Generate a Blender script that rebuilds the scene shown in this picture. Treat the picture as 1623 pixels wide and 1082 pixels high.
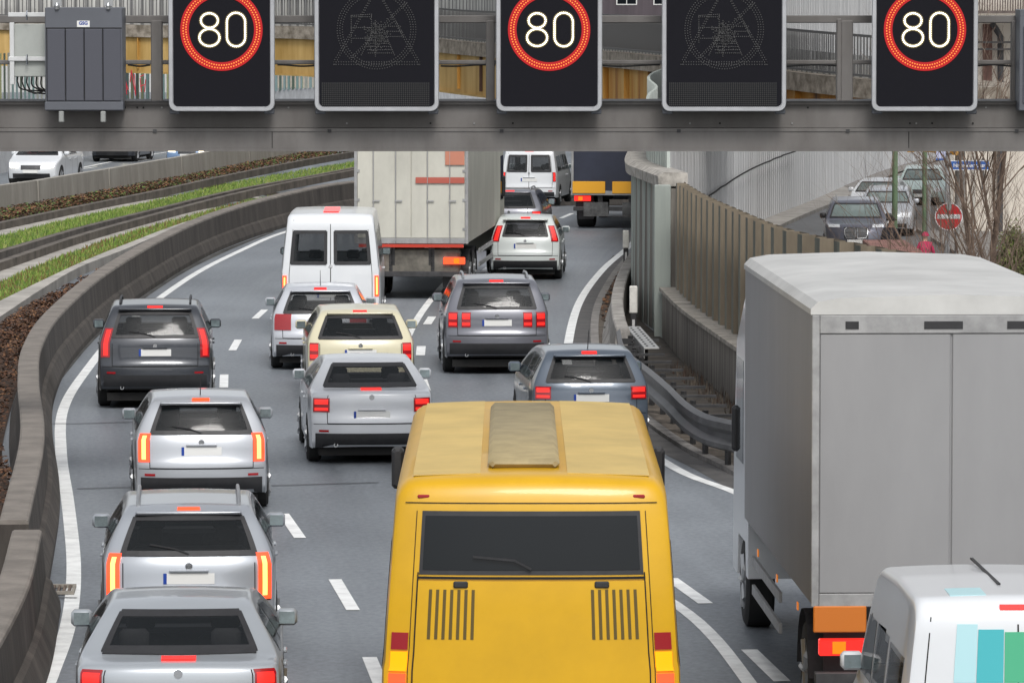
import bpy, math, random
from mathutils import Vector, Matrix
random.seed(7)
S = bpy.context.scene
for o in list(bpy.data.objects): bpy.data.objects.remove(o)
C = S.collection

# ------------------------------------------------------------------ camera, light
CAMH = 6.8
F = 8000.0
PITCH = math.atan(560.0 / F)
cd = bpy.data.cameras.new("camera"); cam = bpy.data.objects.new("camera", cd); C.objects.link(cam)
cam.location = (0, 0, CAMH); cam.rotation_euler = (math.pi / 2 - PITCH, 0, 0)
cd.sensor_width = 36.0; cd.lens = F / 1623.0 * 36.0; cd.clip_start = 1.0; cd.clip_end = 6000.0
S.camera = cam
w = bpy.data.worlds.new("World"); S.world = w; w.use_nodes = True
SUN_EL, SUN_AZ = 50.0, 170.0
nt = w.node_tree
bg = nt.nodes["Background"]
sky = nt.nodes.new("ShaderNodeTexSky"); sky.sky_type = 'NISHITA'; sky.sun_disc = False
sky.sun_elevation = math.radians(SUN_EL); sky.sun_rotation = math.radians(SUN_AZ)
sky.dust_density = 3.0; sky.air_density = 1.0
hs = nt.nodes.new("ShaderNodeHueSaturation"); hs.inputs['Saturation'].default_value = 0.22
nt.links.new(sky.outputs[0], hs.inputs['Color']); nt.links.new(hs.outputs[0], bg.inputs[0])
bg.inputs[1].default_value = 0.125
sl = bpy.data.lights.new("sun", 'SUN'); sl.energy = 1.4; sl.angle = math.radians(18); sl.color = (1.0, 0.97, 0.93)
so = bpy.data.objects.new("sun", sl); C.objects.link(so)
az = math.radians(SUN_AZ); el = math.radians(SUN_EL)
sd = Vector((math.sin(az) * math.cos(el), math.cos(az) * math.cos(el), math.sin(el)))
so.rotation_euler = sd.to_track_quat('Z', 'Y').to_euler()
S.view_settings.view_transform = 'Standard'; S.view_settings.look = 'None'
S.view_settings.exposure = 0.40; S.view_settings.gamma = 1.0

# ------------------------------------------------------------------ projection helpers (photo measurements -> metres)
SURVEY = Matrix.Rotation(math.pi / 2 - PITCH, 3, 'X')
def ray(x, y): return SURVEY @ Vector((x - 811.5, 541.0 - y, -F))
def G(x, y, h=0.0):
    d = ray(x, y); t = (h - CAMH) / d.z
    return Vector((d.x * t, d.y * t, h))
def GY(x, y, Y):
    d = ray(x, y); t = Y / d.y
    return Vector((d.x * t, Y, CAMH + d.z * t))
def GS(x, s):            # ground point below photo column x where one metre is s photo pixels
    Z = F / s
    Y = (Z - CAMH * math.sin(PITCH)) / math.cos(PITCH)
    return Vector(((x - 811.5) / s, Y, 0.0))
def drop(X, Y):
    a = min(1, max(0, (Y - 150) / 60.0)); a = a * a * (3 - 2 * a)
    b = min(1, max(0, (X + 13) / 6.0)); b = b * b * (3 - 2 * b)
    return -2.0 * a * b
def cat(pts, n=6):
    pts = [Vector(p) for p in pts]; out = []
    P = [pts[0] * 2 - pts[1]] + pts + [pts[-1] * 2 - pts[-2]]
    for i in range(1, len(P) - 2):
        a, b, c, d = P[i - 1], P[i], P[i + 1], P[i + 2]
        for k in range(n):
            t = k / n
            out.append(0.5 * ((2 * b) + (c - a) * t + (2 * a - 5 * b + 4 * c - d) * t * t + (3 * b - a - 3 * c + d) * t ** 3))
    out.append(P[-2]); return out
def resample(pts, step):
    pts = [Vector(p) for p in pts]; out = [pts[0].copy()]; acc = 0.0
    for a, b in zip(pts, pts[1:]):
        L = (b - a).length
        if L < 1e-9: continue
        d = step - acc
        while d <= L:
            out.append(a.lerp(b, d / L)); d += step
        acc = L - (d - step)
    return out
def interp(tab, x):
    if x <= tab[0][0]:
        (x0, y0), (x1, y1) = tab[0], tab[1]
    elif x >= tab[-1][0]:
        (x0, y0), (x1, y1) = tab[-2], tab[-1]
    else:
        for (x0, y0), (x1, y1) in zip(tab, tab[1:]):
            if x0 <= x <= x1: break
    return y0 + (y1 - y0) * (x - x0) / (x1 - x0)
HEAD = [(30, -.03), (45, -.05), (60, -.085), (75, -.075), (90, -.035), (105, .01), (120, .045), (135, .075), (150, .105), (170, .15), (220, .2)]

# ------------------------------------------------------------------ materials
MATS = {}
def mat(name, col, rough=0.6, metal=0.0, spec=0.5, var=0.0, vscale=4.0, vstretch=(1, 1, 1), bump=0.0, bscale=40.0,
        emit=None, estr=0.0, coat=0.0, col2=None, rvar=0.0, gen=False, coord='Object', vlo=0.35, vhi=0.65, alpha=1.0):
    if name in MATS: return MATS[name]
    m = bpy.data.materials.new(name); m.use_nodes = True; n = m.node_tree; b = n.nodes['Principled BSDF']
    b.inputs['Base Color'].default_value = (*col, 1); b.inputs['Roughness'].default_value = rough
    b.inputs['Metallic'].default_value = metal; b.inputs['Specular IOR Level'].default_value = spec
    if coat: b.inputs['Coat Weight'].default_value = coat; b.inputs['Coat Roughness'].default_value = 0.05
    if emit: b.inputs['Emission Color'].default_value = (*emit, 1); b.inputs['Emission Strength'].default_value = estr
    if alpha < 1: b.inputs['Alpha'].default_value = alpha
    if var or bump or rvar or col2:
        tc = n.nodes.new('ShaderNodeTexCoord'); mp = n.nodes.new('ShaderNodeMapping')
        mp.inputs['Scale'].default_value = vstretch
        n.links.new(tc.outputs[coord], mp.inputs[0])
        nz = n.nodes.new('ShaderNodeTexNoise'); nz.inputs['Scale'].default_value = vscale; nz.inputs['Detail'].default_value = 7; nz.inputs['Roughness'].default_value = .65
        n.links.new(mp.outputs[0], nz.inputs['Vector'])
        if var or col2:
            cr = n.nodes.new('ShaderNodeValToRGB')
            a = tuple(max(0, c * (1 - var)) for c in col); z = col2 if col2 else tuple(min(1, c * (1 + var)) for c in col)
            cr.color_ramp.elements[0].position = vlo; cr.color_ramp.elements[1].position = vhi
            cr.color_ramp.elements[0].color = (*a, 1); cr.color_ramp.elements[1].color = (*z, 1)
            n.links.new(nz.outputs['Fac'], cr.inputs[0]); n.links.new(cr.outputs[0], b.inputs['Base Color'])
        if rvar:
            mr = n.nodes.new('ShaderNodeMapRange'); mr.inputs['From Min'].default_value = .3; mr.inputs['From Max'].default_value = .7
            mr.inputs['To Min'].default_value = rough - rvar; mr.inputs['To Max'].default_value = rough + rvar
            n.links.new(nz.outputs['Fac'], mr.inputs['Value']); n.links.new(mr.outputs[0], b.inputs['Roughness'])
        if bump:
            n2 = n.nodes.new('ShaderNodeTexNoise'); n2.inputs['Scale'].default_value = bscale; n2.inputs['Detail'].default_value = 4
            n.links.new(mp.outputs[0], n2.inputs['Vector'])
            bp = n.nodes.new('ShaderNodeBump'); bp.inputs['Strength'].default_value = bump; bp.inputs['Distance'].default_value = 0.02
            n.links.new(n2.outputs['Fac'], bp.inputs['Height']); n.links.new(bp.outputs[0], b.inputs['Normal'])
    MATS[name] = m; return m
def paint(name, col, rough=.28, metal=0.0, dirt=.05):
    return mat(name, col, rough=rough, metal=metal, var=dirt, vscale=.9, vlo=.2, vhi=.8, coat=.6)
GLASS = mat('tinted_glass', (.007, .009, .011), rough=.05, spec=.28)
LGLASS = mat('windscreen_glass', (.16, .2, .21), rough=.07, spec=.9, var=.55, vscale=2.2)
CGLASS = mat('car_window_glass', (.012, .015, .017), rough=.05, spec=.5, alpha=.5)
PGLASS = mat('clear_windscreen', (.20, .25, .24), rough=.06, spec=.7, alpha=.72)
SEAT = mat('seat_fabric', (.035, .035, .038), rough=.9, var=.2, vscale=8)
RUBBER = mat('tyre_rubber', (.018, .018, .018), rough=.85)
BLACK = mat('black_plastic', (.022, .022, .024), rough=.55, var=.2, vscale=6)
GAP = mat('shut_line', (.008, .008, .008), rough=.9)
CHROME = mat('chrome', (.6, .61, .62), rough=.18, metal=1)
ALU = mat('alloy', (.42, .43, .44), rough=.35, metal=.8)
RED = mat('tail_light', (.45, .01, .012), rough=.2, emit=(1, .03, .02), estr=.8)
REDB = mat('brake_light', (.6, .02, .01), rough=.2, emit=(1, .075, .02), estr=1.5)
REDC = mat('brake_light_core', (.8, .3, .1), rough=.2, emit=(1, .40, .09), estr=2.4)
REDD = mat('tail_lens_off', (.30, .01, .015), rough=.15, coat=.5)
AMBER = mat('amber_lens', (.75, .22, .01), rough=.25, emit=(1, .25, .0), estr=.25)
WLENS = mat('clear_lens', (.62, .64, .66), rough=.12, coat=.6)
HLON = mat('headlight_on', (.9, .85, .7), rough=.2, emit=(1, .86, .58), estr=7)
PLATE = mat('plate_white', (.72, .72, .70), rough=.4)
PBLUE = mat('plate_blue', (.01, .05, .3), rough=.4)
ASPH = mat('asphalt', (.066, .072, .079), rough=.52, var=.28, vscale=.35, vstretch=(1.6, .22, 1), bump=.25, bscale=60, rvar=.1, spec=.45)

# ------------------------------------------------------------------ mesh builder
class MB:
    def __init__(s): s.v = []; s.f = []; s.m = []; s.mi = 0
    def add(s, vs, fs):
        o = len(s.v); s.v += [tuple(v) for v in vs]; s.f += [tuple(i + o for i in f) for f in fs]; s.m += [s.mi] * len(fs); return s
    def box(s, x0, x1, y0, y1, z0, z1, b=0.0):
        if b <= 0:
            vs = [(x, y, z) for z in (z0, z1) for y in (y0, y1) for x in (x0, x1)]
            return s.add(vs, [(0, 2, 3, 1), (4, 5, 7, 6), (0, 1, 5, 4), (2, 6, 7, 3), (0, 4, 6, 2), (1, 3, 7, 5)])
        # chamfered box: octagon section in XZ & inset ends in Y
        def oc(ins, y, bb):
            X0, X1, Z0, Z1 = x0 + ins, x1 - ins, z0 + ins, z1 - ins
            return [(X0 + bb, y, Z0), (X1 - bb, y, Z0), (X1, y, Z0 + bb), (X1, y, Z1 - bb), (X1 - bb, y, Z1), (X0 + bb, y, Z1), (X0, y, Z1 - bb), (X0, y, Z0 + bb)]
        R = [oc(b, y0, b * .6), oc(0, y0 + b, b), oc(0, y1 - b, b), oc(b, y1, b * .6)]
        vs = [p for r in R for p in r]; fs = [tuple(range(7, -1, -1))[::-1][::-1], tuple(range(24, 32))]
        for k in range(3):
            for i in range(8): j = (i + 1) % 8; fs.append((k * 8 + i, k * 8 + j, k * 8 + 8 + j, k * 8 + 8 + i))
        return s.add(vs, fs)
    def tube(s, pts, r, n=8, cap=True):
        pts = [Vector(p) for p in pts]; rs = r if isinstance(r, (list, tuple)) else [r] * len(pts)
        vs = []; up = None
        for i, p in enumerate(pts):
            d = (pts[min(i + 1, len(pts) - 1)] - pts[max(i - 1, 0)]).normalized()
            if up is None or abs(up.dot(d)) > .95: up = Vector((0, 0, 1)) if abs(d.z) < .9 else Vector((1, 0, 0))
            a = d.cross(up).normalized(); b = a.cross(d)
            for k in range(n):
                an = 2 * math.pi * k / n; vs.append(p + (a * math.cos(an) + b * math.sin(an)) * rs[i])
        fs = []
        for i in range(len(pts) - 1):
            for k in range(n): j = (k + 1) % n; fs.append((i * n + k, i * n + j, i * n + n + j, i * n + n + k))
        if cap: fs.append(tuple(range(n))); fs.append(tuple((len(pts) - 1) * n + k for k in range(n))[::-1])
        return s.add(vs, fs)
    def lathe(s, prof, c, axis='x', n=24):     # prof: (axial, radius)
        vs = []
        for a, r in prof:
            for k in range(n):
                t = 2 * math.pi * k / n
                if axis == 'x': vs.append((c[0] + a, c[1] + r * math.cos(t), c[2] + r * math.sin(t)))
                elif axis == 'y': vs.append((c[0] + r * math.cos(t), c[1] + a, c[2] + r * math.sin(t)))
                else: vs.append((c[0] + r * math.cos(t), c[1] + r * math.sin(t), c[2] + a))
        fs = []
        for i in range(len(prof) - 1):
            for k in range(n): j = (k + 1) % n; fs.append((i * n + k, i * n + j, i * n + n + j, i * n + n + k))
        return s.add(vs, fs)
    def grid(s, rows, close=False):
        n = len(rows[0]); vs = [p for r in rows for p in r]; fs = []
        for i in range(len(rows) - 1):
            for k in range(n - 1): fs.append((i * n + k, i * n + k + 1, i * n + n + k + 1, i * n + n + k))
            if close: fs.append((i * n + n - 1, i * n, i * n + n, i * n + 2 * n - 1))
        return s.add(vs, fs)
    def sweep(s, path, prof, close=False, cap=True):   # prof: (lateral to the right, height); path points carry base z
        rows = []; path = [Vector(p) for p in path]
        for i, p in enumerate(path):
            d = path[min(i + 1, len(path) - 1)] - path[max(i - 1, 0)]; d.z = 0; d.normalize(); r = Vector((d.y, -d.x, 0))
            rows.append([p + r * a + Vector((0, 0, h)) for a, h in prof])
        s.grid(rows, close)
        if cap and close:
            n = len(prof); o = len(s.v) - n * len(rows)
            s.f.append(tuple(o + k for k in range(n))); s.m.append(s.mi)
            s.f.append(tuple(len(s.v) - n + k for k in range(n))[::-1]); s.m.append(s.mi)
        return s
    def build(s, name, mats, parent=None, smooth=False, fix=True):
        me = bpy.data.meshes.new(name); me.from_pydata(s.v, [], s.f)
        if not isinstance(mats, (list, tuple)): mats = [mats]
        for m in mats: me.materials.append(m)
        if len(mats) > 1: me.polygons.foreach_set('material_index', s.m)
        if fix:
            import bmesh
            bm = bmesh.new(); bm.from_mesh(me); bmesh.ops.remove_doubles(bm, verts=bm.verts, dist=1e-5)
            bmesh.ops.recalc_face_normals(bm, faces=bm.faces); bm.to_mesh(me); bm.free()
        if smooth:
            me.polygons.foreach_set('use_smooth', [True] * len(me.polygons))
            try: me.set_sharp_from_angle(angle=math.radians(smooth if smooth is not True else 40))
            except Exception: pass
        o = bpy.data.objects.new(name, me); C.objects.link(o)
        if parent: o.parent = parent
        return o
def thing(name, label, cat_, loc=(0, 0, 0), rz=0.0, group=None):
    o = bpy.data.objects.new(name, None); C.objects.link(o); o.empty_display_size = .3
    o.location = loc; o.rotation_euler = (0, 0, rz); o['label'] = label; o['category'] = cat_
    if group: o['group'] = group
    return o
def tag(o, label, cat_, group=None):
    o['label'] = label; o['category'] = cat_
    if group: o['group'] = group
    return o
def struct(o, kind='structure', label=None, cat_=None):
    o['kind'] = kind
    if label: o['label'] = label; o['category'] = cat_
    return o
def copy_tree(o, parent=None):
    c = o.copy(); C.objects.link(c); c.parent = parent
    for ch in list(o.children): copy_tree(ch, c)
    return c
# ------------------------------------------------------------------ ground and motorway
o = MB().add([(-4000, -200, -2.6), (4000, -200, -2.6), (4000, 5000, -2.6), (-4000, 5000, -2.6)], [(0, 1, 2, 3)]).build(
    'ground', mat('earth', (.07, .08, .045), rough=.95, var=.5, vscale=.05)); struct(o)
# retaining line on the right of the motorway (X, Y)
RW = [(9.5, 40), (8.0, 55), (6.3, 65), (5.25, 71.6), (4.35, 76), (3.84, 79.5), (3.42, 86), (3.1, 92), (2.92, 98)]
RP = [(2.98, 99), (2.72, 102), (2.52, 106), (2.72, 113), (3.1, 121), (3.3, 135), (4.3, 150), (6.6, 168), (9.5, 187), (12.4, 206), (15.4, 224), (22, 255), (34, 300), (70, 400)]
edge = [(y, x) for x, y in RW + RP]
rows = []
ys = [0, 20, 35] + [40 + 2.0 * i for i in range(125)] + [300, 330, 370, 400]
for Y in ys:
    xe = interp(edge, max(Y, 40)) + .05
    xs = [-60, -40, -25, -13, -11, -9, -7, -5, -3, -1, 1, 2.4]
    xs = [x for x in xs if x < xe - .3] + [xe]
    while len(xs) < 13: xs.append(xe)
    rows.append([(x, Y, drop(x, Y)) for x in xs])
ASR = bpy.data.materials.new('road_asphalt'); MATS['road_asphalt'] = ASR; ASR.use_nodes = True
n = ASR.node_tree; b = n.nodes['Principled BSDF']
tc = n.nodes.new('ShaderNodeTexCoord')
def noise(vec, sc, st, det=6):
    mp = n.nodes.new('ShaderNodeMapping'); mp.inputs['Scale'].default_value = st; n.links.new(vec, mp.inputs[0])
    q = n.nodes.new('ShaderNodeTexNoise'); q.inputs['Scale'].default_value = sc; q.inputs['Detail'].default_value = det; q.inputs['Roughness'].default_value = .6
    n.links.new(mp.outputs[0], q.inputs['Vector']); return q.outputs['Fac']
a1 = noise(tc.outputs['UV'], 1.0, (1.25, .022, 1)); a2 = noise(tc.outputs['Object'], 14, (1, .5, 1), 8); a3 = noise(tc.outputs['Object'], .25, (1, .5, 1), 3)
mx = n.nodes.new('ShaderNodeMath'); mx.operation = 'ADD'; n.links.new(a1, mx.inputs[0]); n.links.new(a2, mx.inputs[1])
mx2 = n.nodes.new('ShaderNodeMath'); mx2.operation = 'ADD'; n.links.new(mx.outputs[0], mx2.inputs[0]); n.links.new(a3, mx2.inputs[1])
cr = n.nodes.new('ShaderNodeValToRGB'); dv = n.nodes.new('ShaderNodeMath'); dv.operation = 'DIVIDE'; dv.inputs[1].default_value = 3
n.links.new(mx2.outputs[0], dv.inputs[0]); n.links.new(dv.outputs[0], cr.inputs[0])
cr.color_ramp.elements[0].position = .38; cr.color_ramp.elements[0].color = (.085, .096, .109, 1)
cr.color_ramp.elements[1].position = .62; cr.color_ramp.elements[1].color = (.225, .246, .270, 1)
n.links.new(cr.outputs[0], b.inputs['Base Color'])
mr = n.nodes.new('ShaderNodeMapRange'); mr.inputs['From Min'].default_value = .35; mr.inputs['From Max'].default_value = .65
mr.inputs['To Min'].default_value = .38; mr.inputs['To Max'].default_value = .60; n.links.new(a1, mr.inputs['Value']); n.links.new(mr.outputs[0], b.inputs['Roughness'])
bp = n.nodes.new('ShaderNodeBump'); bp.inputs['Strength'].default_value = .12; bp.inputs['Distance'].default_value = .01
a4 = noise(tc.outputs['Object'], 60, (1, 1, 1), 3); n.links.new(a4, bp.inputs['Height']); n.links.new(bp.outputs[0], b.inputs['Normal'])
road = struct(MB().grid(rows).build('motorway', ASR, smooth=True, fix=False))
LT0 = sorted([(G(x, y).y, G(x, y).x) for x, y in ((380, 398), (300, 440), (200, 515), (135, 590), (100, 650), (108, 800), (117, 900), (80, 1070))]) + [(150, -5.0), (172, -2.2), (200, 2.5), (300, 30)]
uv = road.data.uv_layers.new(name='lane')
for lp in road.data.loops:
    v = road.data.vertices[lp.vertex_index].co; uv.data[lp.index].uv = ((v.x - interp(LT0, v.y)) , v.y)

def ribbon(name, left, right, zoff, m, kind='structure', thick=0.0):
    n_ = max(len(left), len(right)) * 2
    L = cat(left, 8); R = cat(right, 8)
    def at(P, t): i = t * (len(P) - 1); k = min(int(i), len(P) - 2); return P[k].lerp(P[k + 1], i - k)
    N = 60; rows = []
    for i in range(N + 1):
        a = at(L, i / N); c = at(R, i / N)
        r = [a, a.lerp(c, .33), a.lerp(c, .66), c]
        r = [Vector((p.x, p.y, drop(p.x, p.y) + zoff)) for p in r]
        if thick: r = [r[0] - Vector((0, 0, thick))] + r + [r[-1] - Vector((0, 0, thick))]
        rows.append(r)
    return MB().grid(rows).build(name, m)
WLINE = mat('line_paint', (.74, .75, .74), rough=.5, var=.18, vscale=3, vlo=.3, vhi=.6)
def line(name, pts, wd, zo=.006):
    P = resample(cat([Vector((p[0], p[1], 0)) for p in pts], 8), .8); mb = MB()
    rows = []
    for i, p in enumerate(P):
        d = (P[min(i + 1, len(P) - 1)] - P[max(i - 1, 0)]).normalized(); r = Vector((d.y, -d.x, 0)) * wd / 2
        rows.append([Vector((q.x, q.y, drop(q.x, q.y) + zo)) for q in (p - r, p + r)])
    return mb.grid(rows).build(name, WLINE)
def gp(*a): return [G(x, y).xy.to_tuple() for x, y in a]
lft = gp((455, 367), (380, 398), (300, 440), (200, 515), (135, 590), (100, 650), (97, 720), (108, 800), (117, 900), (108, 990), (80, 1070), (30, 1200), (-60, 1500))
far = [(-2.0, 172), (-4.6, 152)]
o = struct(line('edge_line', far + lft, .17)); 
o = struct(line('edge_line', gp((1245, 815), (1160, 778), (1070, 742), (960, 665), (905, 590), (900, 550), (918, 480), (955, 428), (1000, 388)) + [(4.3, 150), (6.4, 168), (9.8, 190)], .17))
o = struct(line('edge_line', gp((1320, 850), (1245, 815.5)) , .17, .0065))
DB = gp((1190, 1085), (1130, 1008), (1070, 957), (960, 890), (840, 815), (745, 745), (690, 690), (660, 640), (641, 560), (660, 508), (700, 455), (745, 410))
o = struct(line('lane_line', gp((1290, 1220)) + DB, .15))
def dashes(name, pts, ln, wd=.15):
    mb = MB()
    for i, (x, y) in enumerate(pts):
        p = G(x, y); h = interp(HEAD, p.y)
        a, c = pts[max(i - 1, 0)], pts[min(i + 1, len(pts) - 1)]
        q, r = G(*a), G(*c); d = (q - r); d.z = 0
        if d.length < 20: d.normalize()
        else: d = Vector((math.sin(h), math.cos(h), 0))
        s_ = Vector((d.y, -d.x, 0)) * wd / 2
        A = p - d * ln / 2; B = p + d * ln / 2
        vs = [Vector((q_.x, q_.y, drop(q_.x, q_.y) + .007)) for q_ in (A - s_, A + s_, B + s_, B - s_)]
        mb.add(vs, [(0, 1, 2, 3)])
    return mb.build(name, WLINE)
struct(dashes('lane_dashes', [(598, 1072), (545, 942), (462, 833), (404, 742), (372, 668), (355, 604), (373, 547), (412, 498), (470, 455), (530, 420)], 2.9))
struct(dashes('lane_dashes', [(1213, 1054), (1090, 936), (925, 842), (790, 752), (706, 673), (672, 610), (667, 556), (681, 508), (722, 468), (770, 428)], 2.4, .17))
struct(dashes('lane_dashes', [(840, 392), (862, 366), (898, 342), (872, 297)], 3.4, .14))
struct(line('opposite_edge_line', gp((-60, 308), (60, 281), (200, 252), (300, 236)), .15))
struct(dashes('opposite_dashes', [(36, 284), (138, 267), (228, 254)], 2.6))
# tar joints and seams across the carriageway
TAR = mat('tar_seam', (.02, .021, .023), rough=.5)
mb = MB()
for (x0, y0, x1, y1) in [(60, 947, 122, 948), (62, 672, 118, 672), (122, 775, 340, 768), (118, 672, 250, 668), (430, 770, 600, 765)]:
    a, c = G(x0, y0), G(x1, y1); d = (c - a).normalized(); r = Vector((-d.y, d.x, 0)) * .03
    mb.add([v + Vector((0, 0, .011)) for v in (a - r, a + r, c + r, c - r)], [(0, 1, 2, 3)])
struct(mb.build('road_seams', TAR))
# left gutter (dark, dirty)
LB = [(-4.55, 42), (-4.85, 50), (-5.35, 56), (-6.15, 66.6), (-7.1, 76), (-7.75, 83.5), (-8.2, 92.7), (-8.38, 107), (-8.02, 125), (-7.2, 138), (-5.75, 150), (-3.6, 163), (-.5, 180), (4, 200), (12, 230), (30, 290)]
GUT = mat('gutter_asphalt', (.055, .053, .050), rough=.85, var=.5, vscale=2.0, vstretch=(1, .35, 1))
ll = [(x + .12, y) for x, y in lft[::-1]]
o = ribbon('gutter', [Vector((x - .32, y, 0)) for x, y in lft[:-1]], [Vector((interp([(b_, a_) for a_, b_ in LB], y) + .1, y, 0)) for x, y in lft[:-1]], .004, GUT); struct(o)
# gully grate in the left gutter
g = G(80, 937)
gr = thing('drain_grate', 'square iron drain grate with leaves in the left gutter', 'drain grate', (g.x, g.y, 0.01), .05)
mb = MB()
for i in range(8): mb.box(-.22 + i * .06, -.19 + i * .06, -.3, .3, 0, .03)
mb.build('grate_bars', mat('rust_iron', (.12, .09, .07), rough=.8, var=.4, vscale=8), gr)
MB().box(-.28, .28, -.36, -.3, 0, .035).box(-.28, .28, .3, .36, 0, .035).box(-.28, -.23, -.3, .3, 0, .035).box(.25, .28, -.3, .3, 0, .035).build('grate_frame', mat('old_concrete', (.25, .23, .2), rough=.9, var=.3), gr)
# right shoulder + leaf strip
CON = mat('concrete', (.30, .29, .27), rough=.9, var=.3, vscale=1.2, bump=.3, bscale=15)
DIRT = mat('kerb_dirt', (.09, .075, .06), rough=.95, var=.5, vscale=2.5, bump=.4)
SHOUL = mat('shoulder_asphalt', (.085, .082, .08), rough=.75, var=.3, vscale=2.2)
kerb = gp((1240, 790), (1160, 745), (1090, 710), (1020, 660), (960, 600), (946, 545), (950, 490), (975, 440), (1003, 405))
inner = gp((1300, 720), (1210, 690), (1120, 660), (1060, 620), (1000, 570), (978, 540), (968, 490), (990, 440), (1012, 408))
struct(ribbon('verge', [Vector((*p, 0)) for p in kerb], [Vector((*p, 0)) for p in inner], .05, DIRT, thick=.06))
struct(ribbon('kerb', [Vector((p[0] - .12, p[1], 0)) for p in kerb], [Vector((p[0] + .04, p[1], 0)) for p in kerb], .065, mat('kerb_stone', (.2, .19, .18), rough=.9, var=.3, vscale=3), thick=.07))
struct(ribbon('gutter', [Vector((p[0] - .5, p[1], 0)) for p in kerb], [Vector((p[0] - .12, p[1], 0)) for p in kerb], .005, SHOUL))

def scatter(name, poly_l, poly_r, n_, size, mats, zb, hfun, seed=1, flat=False):
    rnd = random.Random(seed); L = cat(poly_l, 8); R = cat(poly_r, 8); mb = MB()
    def at(P, t): i = t * (len(P) - 1); k = min(int(i), len(P) - 2); return P[k].lerp(P[k + 1], i - k)
    for i in range(n_):
        t = rnd.random(); p = at(L, t).lerp(at(R, t), rnd.random()); sz = size * rnd.uniform(.5, 1.4)
        a = rnd.uniform(0, 6.28); z = zb + hfun(rnd, p); mb.mi = rnd.randrange(len(mats))
        if flat:
            d1 = Vector((math.cos(a), math.sin(a), rnd.uniform(-.5, .5))) * sz; d2 = Vector((-math.sin(a), math.cos(a), rnd.uniform(-.5, .7))) * sz * .6
            q = Vector((p.x, p.y, z + .02)); mb.add([q - d1, q - d2, q + d1, q + d2], [(0, 1, 2, 3)])
        else:
            d1 = Vector((math.cos(a), math.sin(a), 0)) * sz * .18; q = Vector((p.x, p.y, zb))
            tip = q + Vector((rnd.uniform(-.4, .4) * sz, rnd.uniform(-.4, .4) * sz, z - zb + sz)); mb.add([q - d1, q + d1, tip], [(0, 1, 2)])
    return mb.build(name, mats, fix=False)
def leafmats(pref, cols): return [mat(f'{pref}_{i}', c, rough=.8) for i, c in enumerate(cols)]
DEAD = leafmats('dead_leaf', [(.13, .055, .025), (.085, .04, .022), (.2, .10, .045), (.05, .03, .02)])
GRS = leafmats('grass_blade', [(.14, .24, .03), (.20, .30, .05), (.10, .17, .04), (.28, .31, .09)])
v3 = lambda L: [Vector((p[0], p[1], 0)) for p in L]
k2 = gp((1240, 775), (1160, 722), (1090, 680), (1030, 635), (985, 585), (960, 545), (955, 490), (980, 440))
k3 = gp((1250, 735), (1160, 692), (1090, 655), (1035, 610), (992, 560), (972, 530), (965, 485), (985, 440))
struct(scatter('leaf_litter', v3(k2), v3(k3), 900, .045, DEAD, .055, lambda r, p: r.random() ** 3 * .1, 3, True), 'stuff', 'brown dead leaves lying along the kerb before the guardrail', 'leaves')

# ------------------------------------------------------------------ left side: barrier, busway, far carriageway
DCON = mat('stained_concrete', (.048, .041, .035), rough=.9, var=.38, vscale=1.3, vstretch=(1.4, 1.4, .25), bump=.5, bscale=14, col2=(.098, .084, .073), vlo=.3, vhi=.75)
CAPC = mat('barrier_cap_concrete', (.185, .165, .145), rough=.9, var=.22, vscale=2.0, bump=.3, bscale=12)
def barrier(name, pts, label, cap_=True):
    P = resample(cat([Vector((x, y, 0)) for x, y in pts], 8), 1.0)
    P = [Vector((p.x, p.y, drop(p.x, p.y))) for p in P]
    r = thing(name, label, 'concrete barrier', P[0])
    P = [p - r.location for p in P]
    MB().sweep(P, [(.16, 0), (.155, .1), (.06, .33), (.0, .37), (-.04, .84), (-.36, .84), (-.40, .3), (-.5, 0)], True).build('barrier_wall', DCON, r)
    MB().sweep(P, [(-.037, .838), (-.045, .875), (-.07, .89), (-.34, .89), (-.365, .875), (-.37, .838)], True).build('barrier_cap', CAPC, r)
    return r
barrier('concrete_barrier', [p for p in LB if p[1] >= 56], 'long curved dark stained concrete barrier between left lane and busway')
barrier('concrete_barrier', [(-4.45, 40), (-4.72, 49), (-5.12, 55.2)], 'short dark concrete barrier end at the bottom left corner')
CL = [mat('track_concrete', (.36, .34, .31), rough=.9, var=.25, vscale=.8, bump=.2), mat('kerb_beam_concrete', (.11, .095, .08), rough=.9, var=.4, vscale=1.5)]
def gl(pts, ext=True):
    P = [G(x, y) for x, y in pts]; return [P[0] * 1 + (P[0] - P[1]).normalized() * 25] + P if ext else P
c1a = gl([(0, 354), (125, 329), (250, 304), (375, 277), (500, 254), (620, 235)]); c1b = gl([(0, 366), (125, 339), (250, 313), (375, 285), (500, 260), (620, 240)])
t1b = gl([(0, 377), (125, 347), (250, 320), (375, 291), (500, 269), (620, 249)])
g1b = gl([(0, 397), (125, 363), (250, 334), (375, 305), (500, 281), (620, 258)])
c2a = gl([(0, 413), (125, 375), (250, 343), (375, 312), (500, 288), (620, 264)])
c2b = gl([(0, 430), (125, 387), (250, 351), (366, 320), (470, 297), (600, 272)])
t2b = gl([(0, 450), (100, 408), (200, 373), (300, 345), (400, 320), (560, 290)])
g2b = gl([(0, 493), (66, 460), (133, 428), (200, 400), (300, 362), (420, 330)])
k3b = gl([(0, 519), (66, 474), (126, 438), (200, 408), (300, 366), (420, 333)])
struct(ribbon('busway_track', c1b, t1b, .04, CL[0])); struct(ribbon('busway_track', c2b, t2b, .04, CL[0])); struct(ribbon('busway_track', g2b, k3b, .22, CL[0], thick=.25))
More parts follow.
